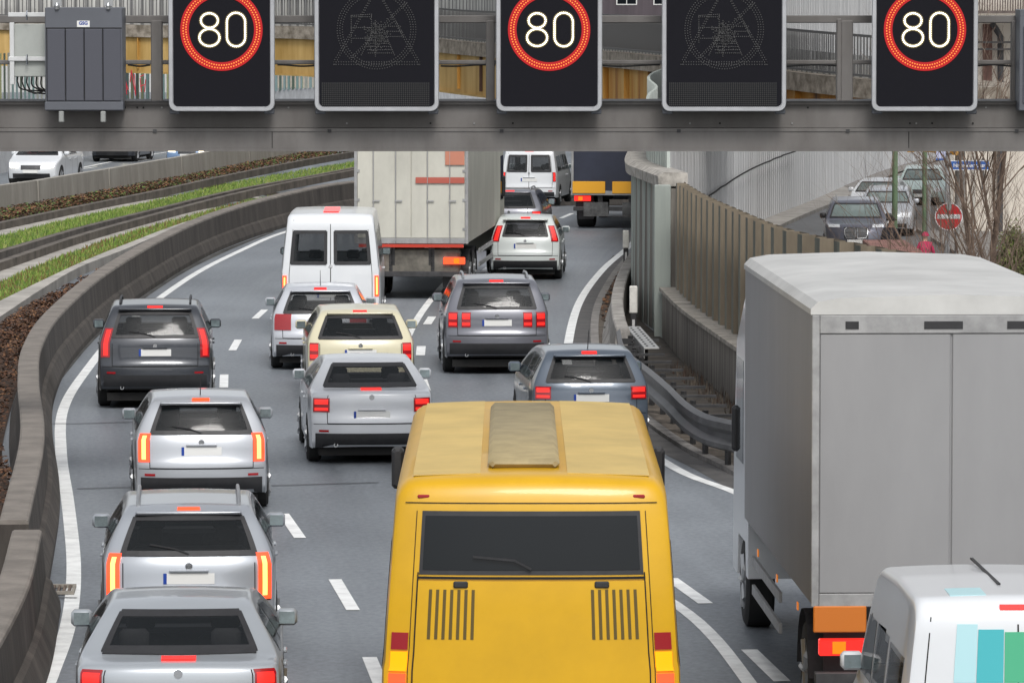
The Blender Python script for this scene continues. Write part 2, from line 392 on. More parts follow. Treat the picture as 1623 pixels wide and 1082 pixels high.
def beam(path, w_, h_, label):
    P = resample(cat(path, 8), 1.5); r = MB().sweep(P, [(w_ / 2, 0), (w_ / 2, h_), (-w_ / 2, h_), (-w_ / 2, 0)], True).build('guide_beam', CL[1])
    return tag(r, label, 'guide beam', 'concrete guide beams of the busway')
beam(c1b, .22, .24, 'concrete guide beam beside the brown hedge strip')
beam(c2a, .22, .24, 'concrete guide beam at the lower edge of the upper grass strip')
beam(c2b, .22, .24, 'concrete guide beam above the pale track next to barrier')
GRB = mat('grass_base', (.06, .09, .025), rough=.95, var=.5, vscale=.8, col2=(.12, .16, .04))
struct(ribbon('grass_base', t1b, g1b, .03, GRB)); struct(ribbon('grass_base', t2b, g2b, .03, GRB))
struct(scatter('grass', t1b[1:], g1b[1:], 15000, .09, GRS, .03, lambda r, p: 0, 5), 'stuff', 'green grass between the busway guide beams, upper strip', 'grass')
struct(scatter('grass', t2b[1:], g2b[1:], 15000, .09, GRS + DEAD[2:3], .03, lambda r, p: 0, 6), 'stuff', 'green patchy grass strip beside the dark barrier', 'grass')
# brown hedge behind the barrier at far left
hl = gl([(-40, 560), (0, 522), (66, 476), (126, 440), (200, 408)], False); hr = [Vector((interp([(b_, a_) for a_, b_ in LB], p.y - 6) - .55, p.y - 6, 0)) for p in hl]
hl = [Vector((-8.2, 30, 0)), Vector((-9.3, 60, 0)), Vector((-9.6, 75, 0)), Vector((-9.95, 95, 0)), Vector((-9.95, 106, 0)), Vector((-9.35, 120, 0))]
hr = [Vector((-5.1, 30, 0)), Vector((-6.0, 60, 0)), Vector((-7.6, 75, 0)), Vector((-8.95, 95, 0)), Vector((-8.98, 108, 0)), Vector((-8.7, 120, 0))]
struct(ribbon('earth_strip', hl, hr, .02, mat('leaf_mould', (.05, .03, .02), rough=1, var=.5, vscale=3)))
struct(scatter('hedge', hl, hr, 42000, .034, DEAD + DEAD[3:4] + DEAD[1:2], .0, lambda r, p: .28 * r.random() ** .5 * (.75 + .25 * math.sin(p.y * 2.1) * math.cos(p.x * 3)) + .08, 8, True), 'stuff', 'low brown winter hedge behind the barrier at left', 'hedge')
w1 = gl([(0, 338), (125, 318), (250, 293), (375, 268), (490, 247), (600, 228)])
struct(ribbon('earth_strip', w1, c1a, .02, MATS['leaf_mould']))
struct(scatter('hedge', w1[1:], c1a[1:], 26000, .045, DEAD + GRS[2:3], .0, lambda r, p: .22 * r.random(), 9, True), 'stuff', 'brown ground cover between the pale wall and guide beam', 'ground cover')
# pale parapet between busway and far carriageway, cast in segments
PW = mat('pale_wall', (.33, .31, .27), rough=.9, var=.3, vscale=1.2, vstretch=(1, 1, .3), bump=.3, bscale=8, col2=(.42, .40, .36), vlo=.3, vhi=.8)
W2 = [(-30, 343), (55, 330), (168, 309), (283, 287), (390, 265), (490, 246), (620, 226)]
for i, (a, c) in enumerate(zip(W2, W2[1:])):
    A, B = G(*a), G(*c); d = (B - A).normalized()
    MBw = MB().sweep([Vector((0, 0, 0)), (B - A) - d * .12], [(.15, 0), (.12, .86), (-.12, .86), (-.15, 0)], True)
    o = MBw.build('wall_segment', PW); o.location = A
    tag(o, ['pale parapet wall segment at the far left edge', 'pale parapet wall segment between first and second joint from left', 'pale parapet wall segment by the white litter on brown strip',
            'pale parapet wall segment fourth from the left below gantry', 'pale parapet wall segment right end before the cream lorry', 'far pale parapet wall segment behind the cream lorry'][i], 'wall', 'parapet wall segments beside the busway')
for (x, y, l, cc) in [(91, 313, 'white crumpled litter at the foot of pale parapet', (.7, .7, .7)), (309, 279, 'white litter on brown strip near pale wall joint', (.6, .6, .58)), (311, 272, 'dark red bag leaning on pale parapet', (.2, .02, .02))]:
    p = G(x, y); mb = MB(); rr = random.Random(x)
    rows = []
    for i in range(6):
        f = math.pi * i / 5; rows.append([(.11 * math.sin(f) * math.cos(k) * rr.uniform(.6, 1.2), .1 * math.sin(f) * math.sin(k) * rr.uniform(.6, 1.2), .11 - .1 * math.cos(f)) for k in [j * 6.283 / 9 for j in range(9)]])
    o = mb.grid(rows, True).build('litter', mat('litter_%d' % x, cc, rough=.7)); o.location = (p.x, p.y, .15); tag(o, l, 'litter')
# far noise wall beyond opposite carriageway: grey base, coloured panels on top
FW = [(-40, 283), (60, 262), (170, 242), (300, 225), (500, 200), (660, 186), (800, 176), (950, 170)]
FP = resample(cat([G(x, y) for x, y in FW], 8), .45)
fw = thing('noise_barrier', 'far ribbed noise barrier with pale base and green striped panels', 'noise barrier', FP[0]); o0 = FP[0].copy()
Q = [p - o0 for p in FP]
MB().sweep(resample(Q, 1.5), [(.1, -3), (.1, 1.9), (-.1, 1.9), (-.1, -3)], True).build('wall_base', mat('far_base', (.5, .51, .52), rough=.8, var=.15, vscale=2), fw)
mb = MB(); rr = random.Random(4)
cols = [(.22, .36, .34), (.09, .14, .10), (.42, .44, .20), (.28, .40, .40), (.42, .44, .38)]
for i in range(len(Q) - 1):
    mb.mi = rr.choice([0, 0, 1, 2, 3, 3, 4]); dd = (Q[i + 1] - Q[i]); nn = Vector((dd.y, -dd.x, 0)).normalized() * (.06 if i % 2 else .14)
    mb.add([Q[i] + nn + Vector((0, 0, 1.9)), Q[i + 1] + nn + Vector((0, 0, 1.9)), Q[i + 1] + nn + Vector((0, 0, 4.4)), Q[i] + nn + Vector((0, 0, 4.4))], [(0, 1, 2, 3)])
mb.build('striped_panels', [mat('stripe_%d' % i, c, rough=.5, var=.1) for i, c in enumerate(cols)], fw, fix=False)
# ------------------------------------------------------------------ right side walls
STREET = -1.15
def corr(path, period, depth, z0, z1, duty=.5, slope=.06):
    """corrugated sheet along a path: returns rib mesh builder with mat 0 = outer rib, 1 = recess"""
    P = [Vector(p) for p in path]; L = [0]
    for a, c in zip(P, P[1:]): L.append(L[-1] + (c - a).length)
    def at(s_):
        s_ = min(max(s_, 0), L[-1] - 1e-6)
        for i in range(len(P) - 1):
            if L[i] <= s_ <= L[i + 1]:
                d = (P[i + 1] - P[i]).normalized(); return P[i] + d * (s_ - L[i]), Vector((-d.y, d.x, 0))
    mb = MB(); s_ = 0; prev = None
    while s_ < L[-1]:
        segs = [(s_, 0, 0), (s_ + period * duty, 0, 1), (s_ + period * (duty + slope), depth, 1), (s_ + period * (1 - slope), depth, 0), (s_ + period, 0, 0)]
        for (a, d0, m0), (c, d1, m1) in zip(segs, segs[1:]):
            p, n1 = at(a); q, n2 = at(c); p = p - n1 * (d0 - depth); q = q - n2 * (d1 - depth)
            mb.mi = 1 if (d0 == depth and d1 == depth) else 0
            mb.add([(p.x, p.y, z0), (q.x, q.y, z0), (q.x, q.y, z1), (p.x, p.y, z1)], [(0, 1, 2, 3)])
        s_ += period
    return mb
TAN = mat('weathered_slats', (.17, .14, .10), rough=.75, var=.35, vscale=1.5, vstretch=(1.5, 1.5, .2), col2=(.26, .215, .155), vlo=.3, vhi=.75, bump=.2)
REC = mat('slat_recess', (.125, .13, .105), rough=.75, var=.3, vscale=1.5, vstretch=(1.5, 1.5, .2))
WALLC = mat('rain_streaked_concrete', (.12, .105, .09), rough=.92, var=.5, vscale=2.2, vstretch=(1.6, 1.6, .12), bump=.6, bscale=9, col2=(.27, .25, .22), vlo=.32, vhi=.72)
rw = cat([Vector((x, y, 0)) for x, y in RW[::-1]], 8)          # far -> near
L_ = resample(rw, .75)
nb = thing('noise_barrier', 'weathered tan slatted noise barrier on streaked concrete wall beside the guardrail', 'noise barrier', rw[0])
q0 = rw[0].copy(); R_ = [p - q0 for p in L_]
R2 = [p + Vector((.0, 0, 0)) for p in R_]
MB().sweep(R2, [(0, -1.6), (0, .95), (-.55, .95), (-.55, -1.6)], True).build('retaining_wall', WALLC, nb)
mb = MB()
for i in range(0, len(R2) - 1):
    a, c = R2[i], R2[i + 1]; d = (c - a).normalized(); nrm = Vector((d.y, -d.x, 0))
    e = c - d * .03
    mb.sweep([a, e], [(.06, .93), (.06, 1.0), (-.6, 1.0), (-.6, .93)], True)
mb.build('coping_stones', mat('coping', (.27, .25, .22), rough=.95, var=.35, vscale=2, bump=.5), nb)
inn = []
for i, p in enumerate(R2):
    d = (R2[min(i + 1, len(R2) - 1)] - R2[max(i - 1, 0)]).normalized(); inn.append(p - Vector((d.y, -d.x, 0)) * .22)
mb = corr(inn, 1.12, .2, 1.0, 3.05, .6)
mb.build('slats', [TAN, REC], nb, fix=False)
# grey-green steel panels continuing along the bend
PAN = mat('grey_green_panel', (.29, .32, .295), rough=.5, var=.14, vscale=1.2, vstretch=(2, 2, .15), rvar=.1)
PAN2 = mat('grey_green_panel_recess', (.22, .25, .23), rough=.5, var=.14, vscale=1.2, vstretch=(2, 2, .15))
rp = [Vector((x, y, 0)) for x, y in RP[::-1]]; rp = rp[2:]; rp[-1] = Vector((2.98, 98.4, 0))
P_ = cat(rp, 8); o0 = P_[-1].copy(); P_ = [p - o0 for p in P_]; P_ = P_
nb2 = thing('noise_barrier', 'grey green steel panel barrier with rough concrete cap on the bend', 'noise barrier', o0)
cv = [p + Vector((0, 0, 0)) for p in P_][::-1]       # near -> far ; motorway is on the left
lft_ = []
for i, p in enumerate(cv):
    d = (cv[min(i + 1, len(cv) - 1)] - cv[max(i - 1, 0)]).normalized(); lft_.append((p, Vector((-d.y, d.x, 0))))
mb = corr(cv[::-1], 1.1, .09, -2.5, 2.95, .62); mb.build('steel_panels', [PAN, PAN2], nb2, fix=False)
MB().sweep(cv, [(-.02, -2.5), (-.02 + .06, 2.9), (.35, 2.9), (.35, -2.5)], True).build('backing_wall', WALLC, nb2)
MB().sweep(resample(cv, .9), [(-.12, 2.94), (-.14, 3.14), (-.02, 3.22), (.45, 3.2), (.45, 2.94)], True).build('concrete_cap', mat('crumbling_cap', (.33, .31, .28), rough=.95, var=.4, vscale=4, bump=1.0, bscale=5), nb2)
up = [p - n_ * .32 for p, n_ in lft_]
UPM = mat('pale_panel', (.42, .46, .43), rough=.5, var=.1, vscale=2)
mb = corr(up[6:][::-1], .5, .07, 3.2, 4.45, .6); mb.build('upper_panels', [UPM, PAN2], nb2, fix=False)
# end post box at the junction
p = G(1028, 508)
o = MB().box(-.16, .16, -.1, .1, 0, 2.98, .015).build('end_post', PAN); o.location = (2.93, 98.2, 0); o.parent = nb2; o.location = Vector((2.93, 98.2, 0)) - o0
o = MB().box(-.14, .14, -.02, .02, 0, .4, .01).box(-.03,.03,-.0,.04,-.3,0).build('notice_board', mat('white_board', (.7, .72, .72), rough=.5)); o.location = (3.35, 98.5, 3.05)
o.location = GY(1062, 302, 99.5); o.location.z -= .1; tag(o, 'small blank white board just behind the top of tan slats', 'sign')

# sheet pile wall along the side street
SP = [(4.0, 134), (4.55, 140), (5.6, 150), (7.9, 168), (11.0, 187), (14.0, 206), (17.2, 224), (24, 255), (36, 300)]
sp = cat([Vector((x, y, 0)) for x, y in SP], 8); s0 = sp[0].copy(); Q = [p - s0 for p in sp]
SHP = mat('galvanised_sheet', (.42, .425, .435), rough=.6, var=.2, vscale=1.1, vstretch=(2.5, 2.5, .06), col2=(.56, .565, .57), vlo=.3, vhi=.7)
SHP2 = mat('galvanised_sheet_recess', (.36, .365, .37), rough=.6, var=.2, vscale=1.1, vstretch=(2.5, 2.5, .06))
sw = thing('sheet_pile_wall', 'tall pale grey corrugated steel wall beside the side street', 'wall', s0)
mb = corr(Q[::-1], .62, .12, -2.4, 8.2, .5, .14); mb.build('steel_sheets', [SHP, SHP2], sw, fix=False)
# seam line climbing the wall, made of dark clamps
pts = []
for i in range(31):
    t = i / 30; x = 1093 + (1252 - 1093) * t; y = 322 + (238 - 322) * t - 9 * math.sin(math.pi * t)
    best = None
    for a, c in zip(sp, sp[1:]):
        for k in range(4):
            q = a.lerp(c, k / 4)
            dd = ray(x, y); e = abs(dd.x / dd.y - (q.x) / q.y)
            if best is None or e < best[0]: best = (e, q)
    q = best[1]; z = CAMH + ray(x, y).z * q.y / ray(x, y).y
    pts.append(Vector((q.x + .25, q.y - .25, z)) - s0)
MB().tube(pts, .028, 5).build('cable', GAP, sw)
# side street surface, pavement, kerb
ST = mat('street_asphalt', (.105, .108, .112), rough=.75, var=.2, vscale=.6, vstretch=(1, .25, 1), bump=.2)
vs = []
L1 = [Vector((x + .5, y, STREET)) for x, y in RW + RP[:6] if y > 50] + [Vector((x, y, STREET)) for x, y in SP]
rows = [[p, p.lerp(Vector((60, p.y, STREET)), .3), Vector((60, p.y, STREET))] for p in L1]
struct(MB().grid(rows).build('side_street', ST))
kb = [Vector((x, y, STREET)) for x, y in SP]
struct(MB().sweep(cat(kb, 6), [(.1, 0), (.1, .10), (.95, .12), (1.12, .12), (1.12, 0)]).build('pavement', mat('pavement_concrete', (.27, .255, .235), rough=.9, var=.25, vscale=1.5)))
# pavement under the house on the right
struct(MB().box(13.2, 60, 100, 230, STREET - .05, STREET + .12).build('pavement', mat('pavement_slabs', (.2, .19, .18), rough=.9, var=.3, vscale=2)))

ig = [Vector((p[0] - .1, p[1], 0)) for p in inner]; wl = [Vector((interp(edge, p[1]) - .02, p[1], 0)) for p in inner]
struct(ribbon('verge', ig, wl, .03, mat('dark_verge', (.04, .034, .028), rough=1, var=.5, vscale=2)))
# ------------------------------------------------------------------ concrete parapet + guardrail + plates
pts = [G(x, y, .72) for x, y in [(985, 522), (978, 500), (976, 472), (983, 440), (996, 412), (1006, 398)]]
P = resample(cat([Vector((p.x, p.y, 0)) for p in pts], 8), .6)
r = thing('parapet', 'short pale concrete parapet wedge ahead of the guardrail on the bend', 'parapet', P[0]); P = [p - r.location for p in P]
MB().sweep(P, [(-.28, 0), (-.14, .3), (-.09, .7), (-.07, .72), (.13, .72), (.15, .7), (.15, 0)], True).build('parapet_wall', mat('parapet_concrete', (.30, .285, .265), rough=.9, var=.35, vscale=2.5, bump=.4), r)
GRP = [(982, 521), (987, 545), (1000, 562), (1028, 583), (1060, 610), (1088, 637), (1120, 656), (1165, 667), (1230, 682), (1330, 705), (1480, 745)]
STL = mat('guardrail_steel', (.13, .13, .132), rough=.5, metal=.4, var=.35, vscale=2.5, rvar=.12)
gpth = resample(cat([Vector((*G(x, y, .75).xy, 0)) for x, y in GRP], 8), .35)
r = thing('guardrail', 'grey steel guardrail curving along the right shoulder below the slatted wall', 'guardrail', gpth[0]); g0 = gpth[0].copy(); Q = [p - g0 for p in gpth]
wp = [(0, .30), (.06, .335), (.06, .40), (-.02, .47), (-.02, .54), (.06, .61), (.06, .70), (0, .75)]
MB().sweep(Q, [(a, h) for a, h in wp] + [(a - .012, h) for a, h in wp[::-1]], True).build('rail_beam', STL, r, smooth=30)
DST = mat('dark_steel', (.05, .05, .052), rough=.6, metal=.3, var=.3)
n_ = 0
for i in range(3, len(Q) - 2, 5):
    d = (Q[i + 1] - Q[i]).normalized(); nn = Vector((-d.y, d.x, 0)); p = Q[i] + nn * .18
    mb = MB(); mb.tube([p, p + Vector((0, 0, .7))], .045, 4); mb.sweep([p + Vector((0, 0, .55)), p - nn * .17 + Vector((0, 0, .55))], [(-.05, 0), (-.05, .1), (.05, .1), (.05, 0)], True)
    mb.sweep([p + Vector((0, 0, .60)), p + nn * .5 + Vector((0, 0, .60))], [(-.04, 0), (-.04, .04), (.04, .04), (.04, 0)], True)
    mb.build('post', DST, r)
p = G(1014, 530, .7); pl = thing('steel_plate', 'perforated galvanised steel plate linking parapet and guardrail', 'steel plate', (2.27, 89, .0), .035)
MB().box(-.13, .13, -3.2, 2.2, .66, .69, .006).box(-.13, -.12, -3.2, 2.2, .5, .66).build('plate', mat('galvanised', (.42, .42, .41), rough=.45, metal=.5, var=.2), pl)
mb = MB()
for j in range(10):
    for k in (-.06, .06): mb.box(k - .018, k + .018, -2.9 + j * .5, -2.7 + j * .5, .688, .694)
mb.build('bolt_holes', GAP, pl); MB().box(-.05, .05, -1.4, -1.2, 0, .66).build('plate_stand', DST, pl); MB().box(-.05, .05, 1.2, 1.4, 0, .66).build('plate_stand', DST, pl)
def delin(x, y, s, label, h=.95):
    d = thing('delineator_post', label, 'delineator', GY(x, y, GS(x, s).y), 0, 'roadside delineator posts'); d.location.z = 0.05
    MB().box(-.06, .06, -.03, .03, .0, h * .55, .01).build('post_foot', BLACK, d)
    MB().box(-.075, .075, -.04, .04, h * .55, h, .015).build('post_cap', mat('delineator_white', (.6, .59, .55), rough=.5, var=.2), d)
    MB().box(-.025, .025, -.034, -.032, h * .2, h * .45).build('reflector', mat('reflector', (.5, .5, .5), rough=.3), d)
delin(992, 420, 66, 'delineator post standing at the far end of the pale parapet'); delin(1004, 500, 84, 'delineator post beside the grey green panels and steel plate', 1.15)
delin(1199, 640, 103, 'white capped delineator post behind the guardrail near the grey lorry', 1.0)
# dry weeds against the wall
wd = [Vector((interp(edge, y) - .1, y, 0)) for y in (78, 84, 90)]; we = [p - Vector((.35, 0, 0)) for p in wd]
struct(scatter('dry_weeds', wd, we, 450, .09, [DIRT] + DEAD[3:4], 0, lambda r, p: r.random() * .15, 12), 'stuff', 'dry brown weeds at the foot of streaked concrete wall', 'weeds')

# ------------------------------------------------------------------ bridge in the background
BP = [(-80, 38, 24), (0, 38, 28), (220, 38, 40), (470, 39, 42), (600, 40, 52), (740, 42, 66), (850, 45, 74), (1000, 50, 84), (1150, 54, 100), (1300, 58, 118), (1440, 60, 132), (1524, 61, 140)]
path = []
for x, s, y in BP: path.append(GY(x, y, F / s))
path = resample(cat(path, 8), .5); b0 = path[0].copy(); Q = [p - b0 for p in path]
br = thing('road_bridge', 'rusty yellow girder bridge with railing crossing behind the gantry', 'bridge', b0)
EDG = mat('aged_edge_concrete', (.22, .185, .14), rough=.95, var=.45, vscale=3, bump=.8, bscale=4, col2=(.36, .32, .27), vlo=.35, vhi=.7)
n_all = len(Q)
MB().sweep(Q, [(.25, 0), (.25, -.5), (-3, -.5), (-3, 0)], True).build('deck_edge', EDG, br)
gm = bpy.data.materials.new('rusty_girder'); gm.use_nodes = True; n = gm.node_tree; b = n.nodes['Principled BSDF']; tc = n.nodes.new('ShaderNodeTexCoord')
a1 = noise(tc.outputs['Object'], 1.0, (.9, .9, .07), 7); cr = n.nodes.new('ShaderNodeValToRGB'); n.links.new(a1, cr.inputs[0])
E = cr.color_ramp.elements; E[0].position = .36; E[0].color = (.05, .022, .012, 1); E[1].position = .60; E[1].color = (.50, .30, .08, 1)
e = E.new(.46); e.color = (.38, .16, .012, 1); n.links.new(cr.outputs[0], b.inputs['Base Color']); b.inputs['Roughness'].default_value = .7
gm2 = mat('faded_yellow_girder', (.42, .25, .055), rough=.65, var=.25, vscale=1.2, vstretch=(1, 1, .15), col2=(.52, .35, .13))
k = int(n_all * .47)
MB().sweep(Q[:k + 1], [(.1, -.5), (.1, -2.0), (-.1, -2.0), (-.1, -.5)], True).sweep(Q[:k + 1], [(.3, -1.93), (.3, -2.0), (-.1, -2.0), (-.1, -1.93)]).build('girder', gm2, br)
MB().sweep(Q[k:], [(.05, -.5), (.05, -1.75), (-.1, -1.75), (-.1, -.5)], True).build('girder', gm, br)
mb = MB()
for i in range(2, n_all - 2, 7):
    d = (Q[i + 1] - Q[i]).normalized(); MB().sweep([Q[i], Q[i] + d * .04], [(.22, -.5), (.22, -1.8), (.02, -1.8), (.02, -.5)], True).build('stiffener', gm, br)
RLS = mat('railing_steel', (.10, .10, .10), rough=.6, metal=.2)
mb = MB()
PK = resample(Q, .17)
for p in PK:
    mb.box(p.x - .02, p.x + .02, p.y - .27, p.y - .24, p.z + .12, p.z + 1.15)
mb.sweep(Q, [(.28, 1.13), (.28, 1.2), (.22, 1.2), (.22, 1.13)]); mb.sweep(Q, [(.28, .08), (.28, .14), (.22, .14), (.22, .08)])
mb.build('railing', RLS, br)
PB = mat('pale_ribbed_panel', (.52, .52, .50), rough=.6, var=.2, vscale=.9, vstretch=(1.5, 1.5, .2)); PB2 = mat('ribbed_shadow_gap', (.22, .22, .22), rough=.7)
kk = int(n_all * .60)
def z_add(P, a): return [p + Vector((0, 0, a)) for p in P]
def panels(P, h):
    mb = MB()
    for i in range(len(P) - 1):
        p, q = P[i], P[i + 1]; off = .0 if i % 2 else .08; mb.mi = 1 if i % 3 == 2 else 0
        mb.add([(p.x, p.y + .5 + off, p.z), (q.x, q.y + .5 + off, q.z), (q.x, q.y + .5 + off, q.z + h), (p.x, p.y + .5 + off, p.z + h)], [(0, 1, 2, 3)])
    return mb
R_ = resample(Q, .16)
a_, b_ = int(len(R_) * .60), int(len(R_) * .66)
panels(R_[:a_], 2.2).build('ribbed_screen', [PB, PB2], br, fix=False); panels(R_[a_:], .62).build('ribbed_screen', [PB, PB2], br, fix=False)
MB().box(11.75 - b0.x, 11.97 - b0.x, Q[-1].y + 2, Q[-1].y + 2.6, STREET - b0.z, -.5 + Q[-1].z, .05).build('pier', CON, br)
# graffiti strokes on the striped barrier (gap left of the first display)
mb = MB()
for st in [[(201, 150), (199, 128), (203, 143)], [(208, 113), (206, 131)], [(208, 111), (215, 152), (213, 118)], [(222, 124), (224, 146)], [(222, 137), (231, 134)], [(231, 126), (229, 146)], [(222, 122), (228, 119)]]:
    P = [GY(x, y, 188.5) for x, y in st]; mb.tube(P, .018, 4)
o = mb.build('graffiti', mat('graffiti_red', (.5, .03, .05), rough=.6)); o['label'] = 'red graffiti strokes'; o.parent = fw; 
for v in o.data.vertices: v.co = v.co - fw.location
# buildings far behind
def house(name, label, x0, x1, y0, y1, z1, wallm, wins, roofm, base=STREET):
    r = thing(name, label, 'building', ((x0 + x1) / 2, y0, base)); X = (x1 - x0) / 2; H = z1 - base
    MB().box(-X, X, 0, y1 - y0, 0, H).build('wall', wallm, r)
    for (wx, wz, ww, wh) in wins:
        f = MB().box(wx - ww / 2 - .07, wx + ww / 2 + .07, -.03, .0, wz - .07, wz + wh + .07).build('window', mat('window_frame', (.6, .6, .58), rough=.5), r)
        MB().box(wx - ww / 2, wx - .03, -.045, -.032, wz, wz + wh).box(wx + .03, wx + ww / 2, -.045, -.032, wz, wz + wh).build('pane', GLASS, f)
    MB().box(-X - .4, X + .4, -.5, y1 - y0 + .4, H, H + .35, .05).build('roof', roofm, r)
    return r
DW = mat('dark_brick', (.075, .062, .07), rough=.9, var=.3, vscale=.8, vstretch=(1, 1, .1))
house('apartment_building', 'dark purple brown building rising behind the bridge', 3.2, 12, 300, 312, 16, DW, [(-3 + 2.2 * i, 4 + 3 * j, 1.1, 1.6) for i in range(3) for j in range(3)], BLACK)
house('apartment_building', 'pale grey rendered building behind the left part of the bridge', -45, -22, 330, 345, 18, mat('pale_render', (.45, .45, .44), rough=.9, var=.1), [(-9 + 3 * i, 5 + 3 * j, 1.2, 1.6) for i in range(7) for j in range(4)], BLACK)
house('apartment_building', 'grey ochre building behind the bridge centre', -20, 1, 345, 360, 17, mat('ochre_render', (.36, .33, .28), rough=.9, var=.1), [(-8 + 3 * i, 5 + 3 * j, 1.2, 1.6) for i in range(6) for j in range(4)], BLACK)
# cream house on the right
CR = mat('cream_render', (.62, .57, .50), rough=.9, var=.1, vscale=.4)
hy = 163.0; sc = F / hy
hx = lambda x: (x - 811.5) / sc
hz = lambda y: CAMH - (y + 19) / sc
hs_ = thing('house', 'cream house with brown corrugated canopy and drainpipe at far right', 'house', (hx(1500), hy, STREET), -.095)
MB().box(0, 14, 0, 12, 0, 12).build('wall', CR, hs_)
BRS = mat('brown_strip', (.14, .07, .055), rough=.7, var=.3)
def hbox(x0, x1, y0, y1, d0, d1): return (hx(x0) - hx(1500), hx(x1) - hx(1500), -d1, -d0, hz(y1) - STREET, hz(y0) - STREET)
MB().box(*hbox(1556, 1571, 38, 170, .0, .12)).build('shutter', BRS, hs_)
MB().box(*hbox(1500, 1512, 200, 385, .0, .14)).box(*hbox(1524, 1530, 200, 385, 0, .1)).box(*hbox(1540, 1546, 200, 385, 0, .1)).build('cladding_ribs', mat('rib_grey', (.42, .4, .36), rough=.8), hs_)
MB().tube([(hx(1570) - hx(1500), -.3, hz(36) - STREET), (hx(1577) - hx(1500), -.3, hz(46) - STREET), (hx(1584) - hx(1500), -.25, hz(58) - STREET), (hx(1585) - hx(1500), -.18, hz(170) - STREET), (hx(1585) - hx(1500), -.18, .1)], .1, 8).build('drainpipe', mat('pipe_dark', (.05, .05, .055), rough=.5), hs_, smooth=True)
for yy in (65, 76, 148): MB().box(*hbox(1546, 1640, yy, yy + 3, .5, .56)).build('railing_bar', RLS, hs_)
mb = MB()
for x in range(1530, 1660, 4): mb.box(*hbox(x, x + 2, -2, 17, .4, 1.8))
mb.box(*hbox(1528, 1660, 17, 21, .3, 2.0)); mb.build('canopy', mat('corrugated_brown', (.12, .095, .085), rough=.7, var=.3), hs_)
MB().box(*hbox(1556, 1560, 250, 300, 0, .05)).build('sill', RLS, hs_)
# ------------------------------------------------------------------ gantry
GZ = 67.6; gs = F / (GZ * math.cos(PITCH))
def gx(x): return GY(x, 100, GZ).x
def gz(y): return GY(800, y, GZ).z
GST = mat('gantry_paint', (.118, .108, .10), rough=.6, var=.24, vscale=1.6, vstretch=(1.2, 1, .5), col2=(.15, .142, .136), vlo=.25, vhi=.6, bump=.1, bscale=5, rvar=.1)
ga = thing('sign_gantry', 'grey steel gantry beam spanning the whole picture above the motorway', 'gantry', (0, GZ, 0))
XL, XR = -11.0, 11.0
MB().box(XL, XR, .0, .9, gz(236), gz(208), .006).build('lower_beam', GST, ga)
MB().box(XL, XR, -.012, .2, gz(240), gz(235.5)).box(XL, XR, -.012, .2, gz(208.5), gz(203.5)).build('flange', GST, ga)
MB().box(XL, XR, .12, .9, gz(203.4), gz(163), .006).box(XL, XR, .06, .13, gz(166), gz(161.5)).build('upper_beam', GST, ga)
MB().box(XL, XR, .3, .38, gz(37), gz(25), .01).build('rail', GST, ga)
MB().box(XL, XR, .3, .36, gz(103), gz(96), .01).build('rail', GST, ga)
for x0, x1, yt in [(237, 255, 33), (1328, 1336, 30), (1335, 1354, 33), (1606, 1622, 33), (-60, -40, 30), (770, 784, 33)]:
    MB().box(gx(x0), gx(x1), .25, .42, gz(162), gz(yt), .012).build('upright', GST, ga)
for X in (XL - .3, XR + .3): MB().box(X - .3, X + .3, 0, .6, 0, 7.6, .02).build('column', GST, ga)
MB().box(XL, XR, .02, 1.2, gz(161.4), gz(160), 0).build('walkway', DST, ga)
mb = MB()
for x in (245, 522, 795, 1076, 1344, 1612): mb.box(gx(x - 3), gx(x + 3), -.02, .05, gz(210), gz(205))
mb.build('bracket', DST, ga)
mb = MB()
for x in (417, 431): mb.lathe([(-.004, .0), (-.004, .014), (.1, .014)], (gx(x), .125, gz(191.5)), 'y', 8)
mb.build('bolt_hole', GAP, ga)
rr = random.Random(9)
for i in range(34):
    x = rr.uniform(0, 1623); y_ = rr.choice([171, 196]); MB().lathe([(-.012, 0), (-.012, .012), (.004, .014)], (gx(x), .118, gz(y_)), 'y', 6).build('bolt', GAP if i % 3 else mat('bolt_steel', (.3, .3, .3), rough=.4, metal=.6), ga)
mb = MB()
for x in (431, 1441): mb.box(gx(x) - .004, gx(x) + .004, -.006, .01, gz(235), gz(209))
mb.build('weld_joint', GAP, ga)
rr = random.Random(5)
for x0, x1 in [(438, 499), (698, 785), (955, 1047), (1246, 1334), (200, 236), (1548, 1606)]:
    P = [Vector((gx(x0 + (x1 - x0) * i / 10), .28, gz(104.5 + 1.2 * math.sin(i * .5 + x0)))) for i in range(11)]
    MB().tube(P, .013, 5).build('cable', GAP, ga)
# variable message displays
FRM = mat('display_frame', (.43, .44, .46), rough=.35, metal=.35, var=.08)
FACE = mat('display_face', (.008, .008, .0115), rough=.6, spec=.12)
HOUS = mat('display_housing', (.05, .055, .065), rough=.5)
LR = mat('led_red_glow', (.05, .0, .0), rough=.4, emit=(.5, .0, .004), estr=.75)
LRD = mat('led_red', (.1, .02, .0), emit=(1, .30, .05), estr=1.1)
LW = mat('led_white', (1, 1, .8), emit=(1, .93, .66), estr=2.2)
LG = mat('led_white_glow', (.1, .08, .04), emit=(.9, .7, .35), estr=.10)
LOFF = mat('led_off', (.05, .05, .05), rough=.4)
def rrect(w, h, r, n=5):
    P = []
    for cx, cz, a0 in [(w / 2 - r, h / 2 - r, 0), (-w / 2 + r, h / 2 - r, 90), (-w / 2 + r, -h / 2 + r, 180), (w / 2 - r, -h / 2 + r, 270)]:
        for k in range(n + 1): a = math.radians(a0 + 90 * k / n); P.append((cx + r * math.cos(a), cz + r * math.sin(a)))
    return P
